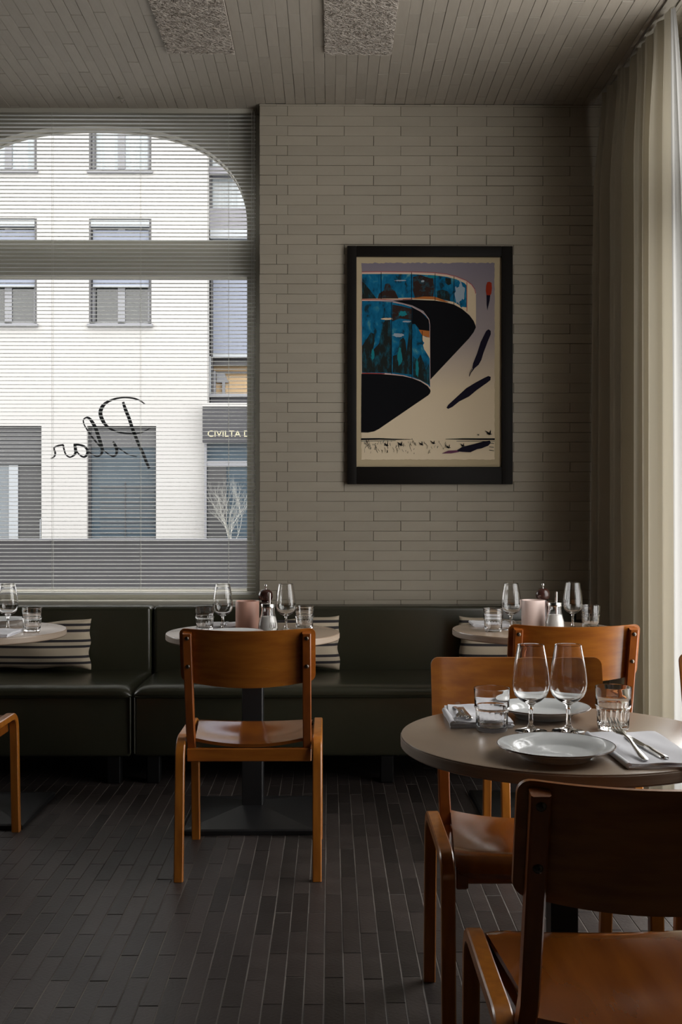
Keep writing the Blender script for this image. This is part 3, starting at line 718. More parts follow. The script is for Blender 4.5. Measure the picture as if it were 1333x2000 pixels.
cushion(897, 1094, 1200, 1304, 'striped cream cushion behind the right table near the curtain', 0.0, 3)

# ------------------------------------------------------------------ chairs
def make_chair(label):
    t = thing('dining_chair', label, 'chair', (0,0,0), 0, 'orange plywood dining chairs')
    c = 0.003
    def rect(w, h): a, b = w/2, h/2; return [(-a+c,-b),(a-c,-b),(a,-b+c),(a,b-c),(a-c,b),(-a+c,b),(-a,b-c),(-a,-b+c)]
    def arc(p, c0, q, n=7):   # quadratic corner
        return [tuple((1-s)**2*p[k] + 2*s*(1-s)*c0[k] + s*s*q[k] for k in range(2)) for s in [i/n for i in range(n+1)]]
    ctr = arc((-0.200, 0.395), (-0.193, 0.458), (-0.130, 0.459)) + arc((0.150, 0.459), (0.208, 0.458), (0.212, 0.395))
    path = [(-0.235, 0.0), (-0.222, 0.15)] + ctr + [(0.226, 0.15), (0.237, 0.0)]
    for s_ in (-1, 1):
        MB().sweep([(s_*0.2315, y, z) for y, z in path], rect(0.031, 0.026), (1,0,0)).build('leg_frame', M['wood_v'], t, 35)
        MB().rbox((s_*0.1985 - 0.0135, -0.150, 0.392), (s_*0.1985 + 0.0135, 0.205, 0.440), 0.003, 1).build('side_rail', M['wood_s'], t)
    MB().rbox((-0.212, -0.176, 0.386), (0.212, -0.152, 0.431), 0.003, 1).build('rear_rail', M['wood_h'], t)
    MB().rbox((-0.190, 0.170, 0.400), (0.190, 0.192, 0.436), 0.003, 1).build('front_rail', M['wood_h'], t)
    # moulded plywood seat
    g = []; n, m = 25, 21
    for j in range(m):
        v = j/(m-1); row = []
        for i in range(n):
            u = i/(n-1)*2 - 1
            hwid = 0.183 + 0.029*min(1, v*1.15)
            x = u*hwid; y = -0.172 + 0.400*v
            if abs(u) > 0.8: y -= 0.030*v**6*((abs(u)-0.8)/0.2)**2
            z = 0.466 - 0.021*(1 - u*u)*(1 - 0.75*v) - 0.006*math.exp(-((v-.4)/.25)**2)*(1-u*u)
            if v > 0.82: z -= 0.028*((v-0.82)/0.18)**2
            row.append((x, y, z))
        g.append(row)
    MB().slab(g, (0, 0, -0.011)).build('seat', M['wood_s'], t, 40)
    # curved backrest board
    lean = lambda z: -0.158 - 0.108*((z - 0.43)/0.42)
    g = []; n, m = 41, 13; hwid = 0.2265; r_ = 0.021
    for i in range(n):
        s_ = i/(n-1)*2 - 1
        x = hwid*math.copysign(1 - (1 - abs(s_))**1.35, s_) if False else hwid*math.sin(s_*math.pi/2*0.999)
        u = x/hwid; dz = 0
        if abs(x) > hwid - r_: dz = r_ - math.sqrt(max(0, r_*r_ - (abs(x) - (hwid - r_))**2))
        zt_ = 0.850 - 0.007*(1 - u*u) - dz; zb_ = 0.668 - 0.020*(1 - u*u) + dz; row = []
        for j in range(m):
            z = zb_ + (zt_ - zb_)*j/(m-1)
            row.append((x, lean(z) - 0.040*(max(0, 1 - (u/0.88)**2) if abs(u) < .88 else 0) + 0.002 + (0.006*((abs(u)-.88)/.12) if abs(u) > .88 else 0), z))
        g.append(row)
    MB().slab(g, (0, 0.011, 0)).build('backrest', M['wood_h'], t, 35)
    for s_ in (-1, 1):
        pts = [(s_*0.1975, -0.150, 0.398), (s_*0.1975, -0.152, 0.44)] + [(s_*0.1975, lean(z) - 0.013, z) for z in (0.50, 0.6, 0.7, 0.80, 0.836)]
        po = MB().sweep(pts, rect(0.029, 0.028), (1,0,0)).build('back_post', M['wood_p'], t, 35)
        for z in (0.818, 0.722):
            b = MB().lathe([(0.0075, 0.0), (0.0072, 0.002), (0.005, 0.0042), (0.0022, 0.0048), (0.002, 0.003), (0.0, 0.003)], 14)
            o = b.build('bolt', M['bolt'], po, 50); o.location = (s_*0.1975, lean(z) - 0.0275, z); o.rotation_euler = (R(75.5), 0, 0)
    return t
ch0 = make_chair('orange plywood chair standing at the middle table, its back to the viewer')
ch0.location = (-0.275, 3.835, 0)
CH = {}
CH['left'] = copy_tree(ch0, (-1.446, 3.935, 0), 0, 'orange plywood chair cut off by the left edge, at the left table')
CH['right'] = copy_tree(ch0, (0.842, 3.945, 0), 0, 'orange plywood chair at the right table, just in front of the curtain')
CH['far'] = copy_tree(ch0, (0.494, 2.600, 0), math.pi, 'orange plywood chair facing the viewer, behind the near table with two big wine glasses')
CH['near'] = copy_tree(ch0, (0.497, 1.805, 0), 0, 'dark shaded orange plywood chair nearest the viewer, bottom right corner')
CH['edge'] = copy_tree(ch0, (1.176, 2.665, 0), math.pi, 'orange plywood chair of which only a backrest edge shows at the right edge')

# ------------------------------------------------------------------ tables
def make_table(label):
    t = thing('bistro_table', label, 'table', (0,0,0), 0, 'round pedestal bistro tables')
    MB().lathe([(0.0, 0.7485), (0.342, 0.7485), (0.3475, 0.750), (0.349, 0.7488), (0.350, 0.746)][1:] , 96).v
    top = MB().lathe([(0.0, 0.722), (0.346, 0.722), (0.3495, 0.7245), (0.350, 0.7255), (0.350, 0.7455), (0.3492, 0.7482), (0.346, 0.7495), (0.0, 0.7495)], 96)
    top.build('tabletop', M['table_top'], t, 40)
    MB().lathe([(0.3502, 0.7262), (0.3508, 0.7265), (0.3508, 0.7448), (0.3502, 0.7452)], 96, close_ends=False).build('edge_band', M['table_edge'], t, 40)
    MB().rbox((-0.042, -0.042, 0.045), (0.042, 0.042, 0.72), 0.004, 1).build('column', M['black_metal'], t)
    MB().rbox((-0.16, -0.16, 0.708), (0.16, 0.16, 0.721), 0.003, 1).build('top_plate', M['black_metal'], t)
    mb = MB(); a, b, c = 0.25, 0.242, 0.046
    lv = [(a, 0.001), (a, 0.016), (b, 0.021), (c, 0.058)]
    vs = [(sx*r, sy*r, z) for r, z in lv for sx, sy in ((-1,-1),(1,-1),(1,1),(-1,1))]
    fs = [(0,3,2,1)] + [(4*k+i, 4*k+(i+1)%4, 4*k+4+(i+1)%4, 4*k+4+i) for k in range(3) for i in range(4)] + [(12,13,14,15)]
    mb.add(vs, fs).build('base', M['black_metal'], t)
    return t
TM, TL, TR, TN = (-0.312, 4.36), (-1.446, 4.44), (0.860, 4.45), (0.505, 2.335)
tb0 = make_table('round taupe bistro table behind the middle chair, with the pink candle holder'); tb0.location = (*TM, 0)
copy_tree(tb0, (*TL, 0), 0, 'round pale-topped bistro table cut off by the left edge')
copy_tree(tb0, (*TR, 0), 0, 'round taupe bistro table in the back right corner by the curtain')
tn = copy_tree(tb0, (*TN, 0), 0, 'round taupe bistro table nearest the viewer, set with two white plates')
for c in tn.children:
    if c.name.startswith('base'): c.scale = (0.80, 0.80, 1)
    if c.name.startswith('column'): c.scale = (0.70, 0.70, 1)
ZTB = 0.7497

# tableware prototypes ------------------------------------------------------
def make_wine(scale=1.0):
    out = [(0.0, 0.0), (0.034, 0.0), (0.0352, 0.0012), (0.034, 0.0022), (0.022, 0.0045), (0.010, 0.0085), (0.0058, 0.016), (0.0046, 0.030), (0.0046, 0.050), (0.0062, 0.059), (0.012, 0.0645), (0.024, 0.0705), (0.0345, 0.081), (0.0398, 0.094), (0.0412, 0.108), (0.0398, 0.128), (0.0362, 0.155), (0.0318, 0.180), (0.0292, 0.1945), (0.0289, 0.1955)]
    inn = [(0.0280, 0.1945), (0.0307, 0.180), (0.0351, 0.155), (0.0386, 0.128), (0.0400, 0.108), (0.0384, 0.094), (0.0328, 0.082), (0.0225, 0.073), (0.011, 0.069), (0.0, 0.068)]
    return MB().lathe([(r*scale, z*0.98) for r, z in out + inn], 48).mesh('wine_glass', M['glass'], 40)
WG = make_wine()
def make_tumbler():
    out = [(0.0, 0.0), (0.031, 0.0), (0.0335, 0.0015), (0.0350, 0.006), (0.0360, 0.030), (0.0368, 0.046), (0.0376, 0.0495), (0.0394, 0.0515), (0.0396, 0.0535), (0.0388, 0.056), (0.0390, 0.075), (0.0402, 0.093), (0.0400, 0.0948)]
    inn = [(0.0384, 0.0945), (0.0373, 0.080), (0.0368, 0.058), (0.0345, 0.048), (0.0325, 0.030), (0.0312, 0.014), (0.027, 0.0095), (0.0, 0.009)]
    def rad(i, a, r):
        if 2 <= i <= 5: return r - 0.0016*abs(math.sin(a*9))*(1.0 if i in (3, 4) else 0.45)
        return r
    return MB().lathe(out + inn, 72, rad=rad).mesh('tumbler', M['glass'], 50)
TG = make_tumbler()
def glassware(name, me, label, cat, xy, group):
    return tag(link(name, me, None, (xy[0], xy[1], ZTB), (0, 0, random.uniform(0, 3))), label, cat, group)
def make_plate(xy, label, s=1.0):
    t = thing('dinner_plate', label, 'plate', (xy[0], xy[1], ZTB), 0, 'white dinner plates')
    pf = [(0.0, 0.0025), (0.062, 0.0025), (0.063, 0.0), (0.068, 0.0), (0.070, 0.004), (0.082, 0.012), (0.100, 0.0185), (0.1155, 0.0235), (0.1165, 0.0250), (0.1155, 0.0262), (0.098, 0.0215), (0.084, 0.0165), (0.076, 0.010), (0.070, 0.0075), (0.0, 0.0070)]
    MB().lathe([(r*s, z) for r, z in pf], 96).build('dish', M['porcelain'], t, 40)
    rr = [(0.1160, 0.0240), (0.1170, 0.0250), (0.1160, 0.0266), (0.1150, 0.0265)]
    MB().lathe([(r*s, z) for r, z in rr], 96, closed=True).build('rim_line', M['rim_brown'], t, 40)
    return t
def make_napkin(xy, w, d, label, rot=0.0, h=0.012, seed=0, roll=0.0):
    t = thing('folded_napkin', label, 'napkin', (xy[0], xy[1], ZTB), rot, 'folded white napkins')
    rn_ = random.Random(seed); mb = MB(); L_ = 4
    for k in range(L_):
        z0 = 0.0006 + h*k/L_; th = h/L_ - 0.0004; sh = rn_.uniform(-0.003, 0.003); sx = w/2*(1 - 0.01*k) + rn_.uniform(-.002, .002); sy = d/2*(1 - 0.012*k) + rn_.uniform(-.003, .001)
        g = []; ph = rn_.uniform(0, 6)
        for j in range(17):
            v = j/16*2 - 1; row = []
            for i in range(17):
                u = i/16*2 - 1
                z = z0 + th + 0.0012*math.sin(5*u + 4*v + ph)*(k + 1)/L_ + roll*max(0, v - 0.45)**2
                ed = max(abs(u), abs(v)); z -= th*0.5*max(0, (ed - 0.9)/0.1)**2
                row.append((u*sx + sh + 0.002*math.sin(3*v + ph), v*sy + 0.0015*math.sin(4*u + ph), max(z, th)))
            g.append(row)
        mb.slab(g, (0, 0, -th))
    # folded spine along the long side
    mb.tube([(-w/2 + 0.001, y, h*0.5 + 0.0005) for y in [(-d/2 + 0.004) + i*(d - 0.008)/8 for i in range(9)]], h*0.5, 10)
    mb.build('cloth', M['linen'], t, 60); return t
def fork(xy, z, rot, label, rise=0.0, group='forks on the napkins'):
    t = thing('fork', label, 'fork', (xy[0], xy[1], z), rot, group)
    t.rotation_euler = (rise, 0, rot)
    def zc(y): # side profile, handle end at y=0, tips at y=.195
        return 0.0015 + 0.007*max(0, 1 - abs(y - 0.095)/0.06)*(1 if y < .14 else 1) + (0.012*((y - 0.15)/0.045)**2 if y > 0.15 else 0)
    W = [(0, .004), (.004, .0064), (.02, .0068), (.05, .0048), (.09, .0027), (.118, .0028), (.128, .007), (.138, .0115), (.150, .0122)]
    g = [[(-w, y, zc(y)), (-w*.4, y, zc(y) + .0006), (w*.4, y, zc(y) + .0006), (w, y, zc(y))] for y, w in W]
    mb = MB().slab(g, (0, 0, -0.0018)); mb.build('handle', M['steel'], t, 50)
    for x in (-0.0098, -0.0033, 0.0033, 0.0098):
        ys = [0.149, 0.158, 0.168, 0.178, 0.188, 0.196]
        g = [[(x - w, y, zc(y)), (x + w, y, zc(y))] for y, w in zip(ys, (.0021, .0019, .0018, .0017, .0014, .0006))]
        MB().slab(g, (0, 0, -0.0015)).build('tine', M['steel'], t, 50)
    return t
def knife(xy, z, rot, label, group='knives on the napkins'):
    t = thing('knife', label, 'knife', (xy[0], xy[1], z), rot, group)
    W = [(0, .004), (.003, .0072), (.02, .0078), (.06, .0068), (.095, .0052), (.100, .0062), (.104, .0050)]
    g = [[(-w, y, .002), (-w*.6, y, .0052), (w*.6, y, .0052), (w, y, .002)] for y, w in W]
    MB().slab(g, (0, 0, -0.002)).build('handle', M['steel'], t, 50)
    B = [(.103, -.004, .004), (.115, -.0075, .0058), (.15, -.009, .0062), (.19, -.0088, .006), (.208, -.005, .0058), (.215, .002, .0045)]
    g = [[(a, y, .0022), (b, y, .0026)] for y, a, b in B]
    MB().slab(g, (0, 0, -0.0009)).build('blade', M['steel'], t, 50)
    return t
def candle(xy, m_, label):
    t = thing('candle_holder', label, 'candle holder', (xy[0], xy[1], ZTB), 0, 'cylindrical candle holders')
    MB().lathe([(0.0, 0.0), (0.0465, 0.0), (0.049, 0.003), (0.0492, 0.114), (0.0485, 0.1165), (0.0475, 0.1165), (0.0455, 0.114), (0.0452, 0.006), (0.0, 0.006)], 48).build('cup', m_, t, 40)
    MB().lathe([(0.0, 0.0065), (0.044, 0.0065), (0.044, 0.070), (0.0, 0.068)], 32).build('candle', M['wax'], t, 40)
    MB().tube([(0, 0, 0.066), (0.001, 0, 0.078)], 0.001, 6).build('wick', M['black_foot'], t)
def mill(xy, label):
    t = thing('pepper_mill', label, 'pepper mill', (xy[0], xy[1], ZTB), 0, 'dark wooden pepper mills')
    MB().lathe([(0.0, 0.0), (0.029, 0.0), (0.030, 0.004), (0.030, 0.022), (0.026, 0.030), (0.0215, 0.050), (0.020, 0.075), (0.022, 0.092), (0.0255, 0.100), (0.026, 0.108), (0.0, 0.108)], 32).build('body', M['mill_wood'], t, 40)
    MB().lathe([(0.0, 0.109), (0.019, 0.109), (0.020, 0.1125), (0.0, 0.1125)], 32).build('collar', M['steel'], t, 40)
    MB().lathe([(0.0, 0.113), (0.018, 0.113), (0.0255, 0.119), (0.0300, 0.130), (0.0300, 0.142), (0.0255, 0.153), (0.016, 0.1605), (0.006, 0.163), (0.0, 0.163)], 32).build('head', M['mill_wood'], t, 50)
    MB().lathe([(0.0, 0.163), (0.0035, 0.163), (0.003, 0.169), (0.0052, 0.172), (0.0062, 0.177), (0.0045, 0.182), (0.0, 0.183)], 20).build('knob', M['steel'], t, 50)
def shaker(xy, label):
    t = thing('sugar_shaker', label, 'sugar shaker', (xy[0], xy[1], ZTB), 0, 'glass sugar shakers')
    o_ = [(0.0, 0.0), (0.037, 0.0), (0.040, 0.003), (0.0405, 0.018), (0.039, 0.034), (0.033, 0.056), (0.028, 0.075), (0.0265, 0.090), (0.0265, 0.100)]
    i_ = [(r - 0.0022 if r > 0.003 else 0, z) for r, z in reversed(o_[2:])] + [(0.034, 0.005), (0.0, 0.005)]
    MB().lathe(o_ + i_, 48, rad=lambda i, a, r: r*(1 - 0.018*abs(math.sin(a*8))) if 2 < i < 7 else r).build('jar', M['shaker_glass'], t, 40)
    MB().lathe([(0.0, 0.0056), (0.033, 0.0056), (0.0362, 0.010), (0.0368, 0.018), (0.0352, 0.034), (0.0295, 0.056), (0.0278, 0.062), (0.012, 0.065), (0.0, 0.066)], 32).build('sugar', M['sugar'], t, 40)
    MB().lathe([(0.0272, 0.097), (0.0285, 0.0985), (0.0285, 0.1115), (0.027, 0.1135), (0.008, 0.1165), (0.0, 0.117)], 32).build('cap', M['steel'], t, 40)
    MB().tube([(0.006, 0, 0.06), (0.006, 0, 0.157)], 0.0045, 12).build('spout', M['steel'], t, 40)

def at(px, Y): return (PX(px, Y), Y)
# near table
Gw, Gt = 'stemmed wine glasses', 'fluted glass tumblers'
glassware('wine_glass', WG, 'large clear wine glass, left of the two on the near table', 'wine glass', at(1037.5, 2.375), Gw)
glassware('wine_glass', WG, 'large clear wine glass, right of the two on the near table', 'wine glass', at(1110.5, 2.375), Gw)
glassware('tumbler', TG, 'clear fluted tumbler in front of the napkin, left on the near table', 'tumbler', at(961.5, 2.385), Gt)
glassware('tumbler', TG, 'clear fluted tumbler behind the fork tines, right on the near table', 'tumbler', at(1198.5, 2.40), Gt)
make_plate(at(1086.5, 2.125), 'white plate with thin brown rim, front one on the near table', 0.995)
make_plate((0.505, 2.545), 'white plate behind the two wine glasses on the near table', 0.955)
make_napkin((0.345, 2.500), 0.138, 0.180, 'folded white napkin with fork and knife, left on the near table', 0.0, 0.015, 1, roll=0.03)
make_napkin((0.634, 2.170), 0.150, 0.300, 'folded white napkin under fork and knife, right on the near table', 0.03, 0.012, 2)
fork((0.600, 2.035), ZTB + 0.0135, 0.075, 'steel fork with raised tines on the right napkin of the near table', 0.165)
knife((0.6415, 2.045), ZTB + 0.0135, 0.085, 'steel knife right of the fork on the near table')
fork((0.300, 2.600), ZTB + 0.0175, math.pi, 'steel fork on the left napkin of the near table')
knife((0.3165, 2.425), ZTB + 0.0165, 0.02, 'steel knife beside the tumbler on the left napkin of the near table')
# middle table
glassware('wine_glass', WG, 'wine glass left of the pink candle on the middle table', 'wine glass', at(435.5, 4.40), Gw)
glassware('wine_glass', WG, 'wine glass right of the sugar shaker on the middle table', 'wine glass', at(559, 4.40), Gw)
glassware('tumbler', TG, 'tumbler at the left end of the middle table setting', 'tumbler', at(400, 4.44), Gt)
glassware('tumbler', TG, 'tumbler at the right end of the middle table, before the striped cushion', 'tumbler', at(595, 4.46), Gt)
candle(at(483.5, 4.47), M['pink_glass'], 'salmon pink candle cup on the middle table')
shaker(at(524, 4.36), 'glass sugar shaker beside the salmon pink candle, middle table'); mill(at(519.5, 4.50), 'dark wooden pepper mill behind the sugar shaker, middle table')
make_plate((TM[0] - 0.06, TM[1] - 0.205), 'white plate over the chair back on the middle table')
make_napkin((TM[0] - 0.13, TM[1] + 0.20), 0.14, 0.17, 'folded white napkin behind the left wine glass, middle table', 0, 0.012, 3)
make_napkin((TM[0] + 0.10, TM[1] - 0.16), 0.14, 0.20, 'folded white napkin above the chair back, right on the middle table', 0, 0.012, 4)
fork((PX(444.5, 4.62), 4.62), ZTB + 0.0135, math.pi, 'fork with upright tines left of the candle on the middle table', 0.0)
fork((PX(529, 4.12), 4.09), ZTB + 0.0135, 0.0, 'fork with tines before the sugar shaker on the middle table', 0.10)
# right table
glassware('wine_glass', WG, 'wine glass left of the pale pink candle on the right corner table', 'wine glass', at(999, 4.42), Gw)
glassware('wine_glass', WG, 'wine glass right of the sugar shaker on the right corner table', 'wine glass', at(1119.5, 4.47), Gw)
glassware('tumbler', TG, 'tumbler left of the napkin cutlery on the right corner table', 'tumbler', at(964, 4.36), Gt)
glassware('tumbler', TG, 'tumbler at the right end of the corner table, before the curtain', 'tumbler', at(1154.5, 4.50), Gt)
candle(at(1042, 4.50), M['pale_pink'], 'pale pink candle cup on the right corner table')
shaker(at(1084.5, 4.42), 'glass sugar shaker right of the pale pink candle'); mill(at(1061, 4.55), 'dark wooden pepper mill behind the pale pink candle')
make_napkin((TR[0] - 0.17, TR[1] + 0.16), 0.16, 0.16, 'folded white napkin behind the tumbler on the right corner table', 0.0, 0.013, 5)
fork((PX(990, 4.60), 4.68), ZTB + 0.0145, math.pi + 0.3, 'fork on the napkin of the right corner table')
# left table
glassware('wine_glass', WG, 'wine glass cut by the left edge on the left table', 'wine glass', at(15.5, 4.42), Gw)
glassware('tumbler', TG, 'tumbler right of the wine glass on the left table', 'tumbler', at(62.5, 4.40), Gt)
make_napkin((TL[0] + 0.12, TL[1] - 0.16), 0.15, 0.22, 'folded white napkin at the front of the left table', 0.0, 0.013, 6)
make_plate((TL[0] + 0.03, TL[1] + 0.20), 'white plate behind the wine glass on the left table')
knife((TL[0] + 0.07, TL[1] - 0.25), ZTB + 0.0145, 0.05, 'knife on the napkin of the left table')

# ------------------------------------------------------------------ outdoors
YF = 20.0
def fxx(px, Y=YF): return PX(px, Y)
def fzz(py, Y=YF): return PZ(py, Y, 250)
ground = struct(MB().box((-40, 6.05, -1.15), (40, 60, -1.0)).build('ground', M['street']))
bld = thing('apartment_building', 'white rendered apartment building across the street, seen through the blind', 'building', (fxx(200), YF, -1.0))
bo = bld.location
def L3(px, py, y=0.0): return Vector((fxx(px) - bo.x, y, fzz(py) - bo.z))
cols = [(-158, -38), (-47, 72), (174, 296)]
cols = [(-290, -170), (-47, 72), (174, 296)]
rows = [(-180, 38), (127, 338), (427, 638)]
gcols = [(-330, -200), (-60, 81), (170, 305)]
# facade wall as blocks round the openings
xs = sorted(set([-700, 405] + [v for c in cols for v in c])); 
mb = MB()
def fb(x0, x1, y0, y1): a = L3(x0, y1); b = L3(x1, y0); mb.box((a.x, 0, a.z), (b.x, 0.35, b.z))
bands = [(-400, -180), (-180, 38), (38, 127), (127, 338), (338, 427), (427, 638), (638, 832)]
for (y0, y1) in bands:
    if (y0, y1) in rows:
        c0 = -700
        for a, b in cols: fb(c0, a, y0, y1); c0 = b
        fb(c0, 405, y0, y1)
    else: fb(-700, 405, y0, y1)
c0 = -700
for a, b in gcols: fb(c0, a, 832, 1262); c0 = b
fb(c0, 405, 832, 1262)
mb.build('facade', M['white_render'], bld)
a, b = L3(-700, 1240), L3(405, -400)
MB().box((a.x, 0.36, 0), (b.x, 6, b.z)).build('inner_block', M['ext_doordark'], bld)
def local_box(mb, x0, y0, x1, y1, d0, d1):
    a = L3(x0, y1); b = L3(x1, y0); mb.box((a.x, d0, a.z), (b.x, d1, b.z)); return mb
for ri, (y0, y1) in enumerate(rows):
    for ci, (x0, x1) in enumerate(cols):
        fr = MB(); m_ = (x0 + x1)/2
        for bx in ((x0, y0, x0 + 9, y1), (x1 - 9, y0, x1, y1), (x0, y0, x1, y0 + 7), (x0, y1 - 12, x1, y1), (m_ - 7, y0, m_ + 7, y1)): local_box(fr, *bx, 0.12, 0.20)
        f = fr.build('window', M['ext_frame'], bld)
        white = ri < 2
        for q0, q1 in ((x0 + 9, m_ - 7), (m_ + 7, x1 - 9)): local_box(MB(), q0, y0 + 7, q1, y1 - 12, 0.15, 0.18).build('pane', M['ext_glass_white'] if white else M['ext_glass'], f)
        g = MB(); local_box(g, x0, y0, x0 + 4, y1 - 8, 0.0, 0.11); local_box(g, x1 - 4, y0, x1, y1 - 8, 0.0, 0.11); local_box(g, x0 + 9, y0 + 18, x0 + 11, y1 - 12, 0.10, 0.118); g.build('guide_rail', M['ext_dark'], f)
        local_box(MB(), x0 - 3, y1 - 5, x1 + 3, y1 + 1, -0.06, 0.14).build('sill', M['ext_frame'], bld)
        if not white:
            local_box(MB(), x0 + 4, y0 + 3, x1 - 4, y0 + 16, -0.02, 0.09).build('blind_box', M['ext_box'], f)
            s_ = local_box(MB(), x0 + 6, y0 + 21, x1 - 6, y0 + 131, 0.07, 0.085); s_.build('roller_blind', M['ext_shutter'], f)
            local_box(MB(), x0 + 6, y0 + 129, x1 - 6, y0 + 133, 0.06, 0.095).build('blind_rail', M['ext_box'], f)
for ci, (x0, x1) in enumerate(gcols):
    fr = MB()
    for bx in ((x0, 832, x0 + 5, 1262), (x1 - 3, 832, x1, 1262), (x0, 832, x1, 836)): local_box(fr, *bx, 0.10, 0.22)
    f = fr.build('shop_window', M['ext_dark'], bld)
    if ci == 2:
        local_box(MB(), x0 + 5, 836, x1 - 3, 872, 0.13, 0.17).build('roller_shutter', M['ext_roller'], f)
        local_box(MB(), x0 + 5, 872, x1 - 3, 1262, 0.17, 0.19).build('pane', M['ext_door_glass'], f)
        for py in range(950, 1055, 10): local_box(MB(), x0 + 22, py, x1 - 6, py + 2.2, 0.155, 0.168).build('blind_slat', M['ext_roller'], f)
        local_box(MB(), x0 + 71, 940, x0 + 72.5, 1060, 0.150, 0.168).build('mullion', M['ext_dark'], f)
    else:
        for k in range(9): local_box(MB(), x0 + 5, 836 + k*8, x1 - 3, 843 + k*8, 0.12 + 0.006*(k % 2), 0.15).build('shutter_slat', M['ext_roller'], f)
        local_box(MB(), x0 + 5, 908, x1 - 50, 1262, 0.17, 0.19).build('pane', M['ext_door_glass'], f)
        local_box(MB(), x1 - 50, 908, x1 - 3, 1262, 0.16, 0.19).build('dark_panel', M['ext_doordark'], f)
        local_box(MB(), x1 - 68, 908, x1 - 50, 1262, 0.14, 0.19).build('mullion', M['ext_box'], f)
        if ci == 1: 
            h_ = MB(); local_box(h_, 76, 1012, 78, 1053, 0.06, 0.08); local_box(h_, 76, 1012, 82, 1014, 0.06, 0.08); h_.build('handle', M['ext_box'], f)

# neighbour
nb = thing('corner_building', 'grey neighbouring building right of the white one, with glazed balcony', 'building', (fxx(520), YF + 0.05, -1.0)); no = nb.location
def N3(mb, x0, y0, x1, y1, d0, d1):
    mb.box((fxx(x0) - no.x, d0, fzz(y1) - no.z), (fxx(x1) - no.x, d1, fzz(y0) - no.z)); return mb
N3(MB(), 405.6, -400, 900, 1262, 0.9, 6).build('wall', M['ext_grey_wall'], nb)
mb = MB(); N3(mb, 405.6, 318, 640, 330, 0.2, 0.9); N3(mb, 405.6, 395, 640, 436, 0.3, 0.9); N3(mb, 405.6, -200, 640, 60, 0.3, 0.9); mb.build('ledge', M['ext_grey_wall'], nb)
f = N3(MB(), 409, 330, 640, 395, 0.5, 0.6).build('window', M['ext_glass_white'], nb)
f = N3(MB(), 409, 60, 640, 318, 0.5, 0.6).build('window', M['ext_glass_white'], nb)
N3(MB(), 405.6, 60, 409, 395, 0.3, 0.8).build('guide_rail', M['ext_dark'], nb)
N3(MB(), 407, 437, 640, 457, 0.25, 0.6).build('blind_box', M['ext_box'], nb)
N3(MB(), 411, 460, 640, 686, 0.45, 0.48).build('roller_blind', M['ext_shutter'], nb)
N3(MB(), 408, 684, 640, 690, 0.40, 0.50).build('blind_rail', M['ext_box'], nb)
N3(MB(), 407, 457, 411, 770, 0.35, 0.5).build('guide_rail', M['ext_dark'], nb)
N3(MB(), 405.6, 690, 407.5, 770, 0.30, 0.36).build('downpipe', M['ext_box'], nb)
N3(MB(), 408, 690, 640, 768, 0.80, 0.88).build('balcony_back', M['ext_tan'], nb)
mb = MB(); N3(mb, 411, 693, 640, 698, 0.6, 0.7); N3(mb, 411, 699, 640, 704, 0.55, 0.7); N3(mb, 411, 715, 640, 718, 0.7, 0.78); mb.build('balcony_beam', M['ext_dark'], nb)
mb = MB(); mb.add([(fxx(x) - no.x, y_, fzz(z) - no.z) for y_ in (0.72, 0.78) for x, z in ((415, 718), (431, 718), (439, 737), (415, 737))], [(3,2,1,0),(4,5,6,7),(0,1,5,4),(1,2,6,5),(2,3,7,6),(3,0,4,7)]); N3(mb, 426, 737, 432, 765, 0.72, 0.78); N3(mb, 409, 715, 414, 765, 0.6, 0.7); mb.build('balcony_chair', M['ext_frame'], nb)
N3(MB(), 405.6, 765, 640, 772, 0.25, 0.9).build('balcony_edge', M['ext_frame'], nb)
N3(MB(), 405.6, 772, 640, 790, 0.45, 0.9).build('balcony_slab', M['ext_grey_wall'], nb)
sf = thing('shopfront', 'dark shopfront with a navy lettered fascia, right of the white building', 'shopfront', (fxx(520), YF - 0.30, -1.0)); so = sf.location
def S3(mb, x0, y0, x1, y1, d0, d1):
    mb.box((fxx(x0) - so.x, d0, fzz(y1) - so.z), (fxx(x1) - so.x, d1, fzz(y0) - so.z)); return mb
S3(MB(), 399, 790, 640, 797, -0.02, 0.22).build('cornice', M['white_render'], sf)
S3(MB(), 399.5, 797, 640, 866, 0.0, 0.22).build('fascia', M['ext_navy'], sf)
S3(MB(), 402, 866, 640, 1262, 0.16, 0.2).build('shop_window', M['ext_door_glass'], sf)
mb = MB(); S3(mb, 402, 866, 406.5, 1262, 0.08, 0.16); S3(mb, 402, 901, 640, 911, 0.10, 0.16); mb.build('shop_frame', M['ext_frame'], sf)
S3(MB(), 408, 913, 444, 1262, 0.12, 0.16).build('shop_door', M['ext_doordark'], sf)
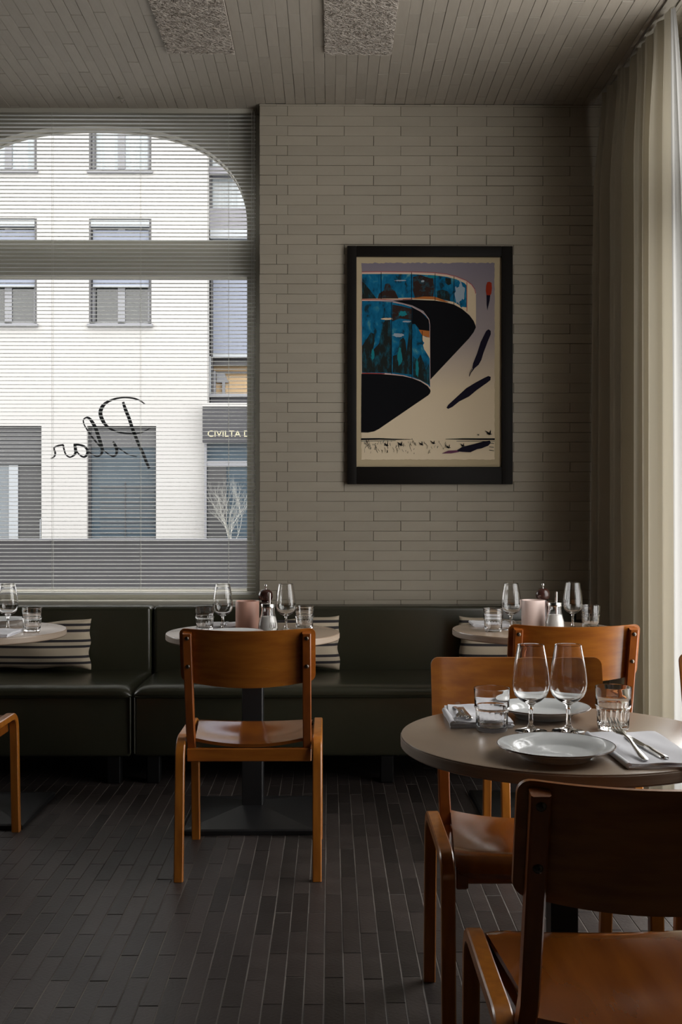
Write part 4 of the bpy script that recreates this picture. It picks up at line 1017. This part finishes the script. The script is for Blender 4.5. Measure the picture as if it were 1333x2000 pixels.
# fascia text
cu = bpy.data.curves.new('fascia_lettering', 'FONT'); cu.body = 'CIVILTA D'; cu.extrude = 0.004; cu.size = 1.0
tmp = bpy.data.objects.new('tmp_text', cu); COL.objects.link(tmp)
bpy.context.view_layer.update()
me = bpy.data.meshes.new_from_object(tmp.evaluated_get(bpy.context.evaluated_depsgraph_get()))
bpy.data.objects.remove(tmp); me.materials.clear(); me.materials.append(M['gold'])
vx = [v.co.x for v in me.vertices]; vy = [v.co.y for v in me.vertices]
YT = YF - 0.31
x0, x1 = PX(406, YT), PX(488.5, YT); z0, z1 = PZ(853, YT, 440), PZ(841, YT, 440)
kx = (x1 - x0)/(max(vx) - min(vx)); ky = (z1 - z0)/(max(vy) - min(vy))
for v in me.vertices:
    a, b, c = v.co; v.co = ((a - min(vx))*kx + x0 - so.x, -0.004 - c, (b - min(vy))*ky + z0 - so.z)
link('fascia_lettering', me, sf)
# bare twiggy shrub before the shop
sh = thing('bare_shrub', 'pale leafless twiggy shrub in front of the shop window', 'shrub', (fxx(452, 18.9), 18.9, fzz(1075, 18.9)))
rn = random.Random(11); mb = MB()
def twig(p, d, L_, r, dep):
    q = [p]; 
    for k in range(4): d = (d + Vector((rn.uniform(-.16,.16), rn.uniform(-.04,.04), rn.uniform(-.02,.14)))).normalized(); q.append(q[-1] + d*L_/4)
    mb.tube(q, [r, r*.85, r*.7, r*.55, r*.4], 4, cap=False)
    if dep:
        for k in range(3): twig(q[rn.choice((2, 3, 4))], (d + Vector((rn.uniform(-.7,.7), rn.uniform(-.15,.15), rn.uniform(0,.3)))).normalized(), L_*.6, r*.55, dep - 1)
for k in range(7): twig(Vector((rn.uniform(-.08,.08), 0, 0)), Vector((rn.uniform(-.45,.45), rn.uniform(-.2,.2), 1)).normalized(), 0.62, 0.012, 3)
mb.build('branches', M['twig'], sh, 60)
zg = -1.0 - sh.location.z
MB().lathe([(0.0, zg), (0.14, zg), (0.2, -0.02), (0.18, 0.0), (0.0, -0.01)], 20).build('pot', M['ext_dark'], sh, 40)
# terrace screen outside the window
YS = 8.2
ts = thing('terrace_screen', 'low grey terrace screen standing outside the window', 'screen', (-1.6, YS, -1.0))
for k in range(3):
    MB().rbox((-7.0 + k*4.02, 0, 0.02), (-2.99 + k*4.02, 0.03, fzz(1056, YS) + 1.0), 0.004, 1).build('panel', M['screen'], ts)
MB().rbox((-7.0, -0.01, fzz(1056, YS) + 1.0), (5.06, 0.04, fzz(1052, YS) + 1.0), 0.003, 1).build('top_rail', M['ext_frame'], ts)
for k in range(4): MB().box((-7.03 + k*4.02, 0.031, 0), (-6.98 + k*4.02, 0.07, fzz(1056, YS) + 1.0)).build('post', M['ext_dark'], ts)
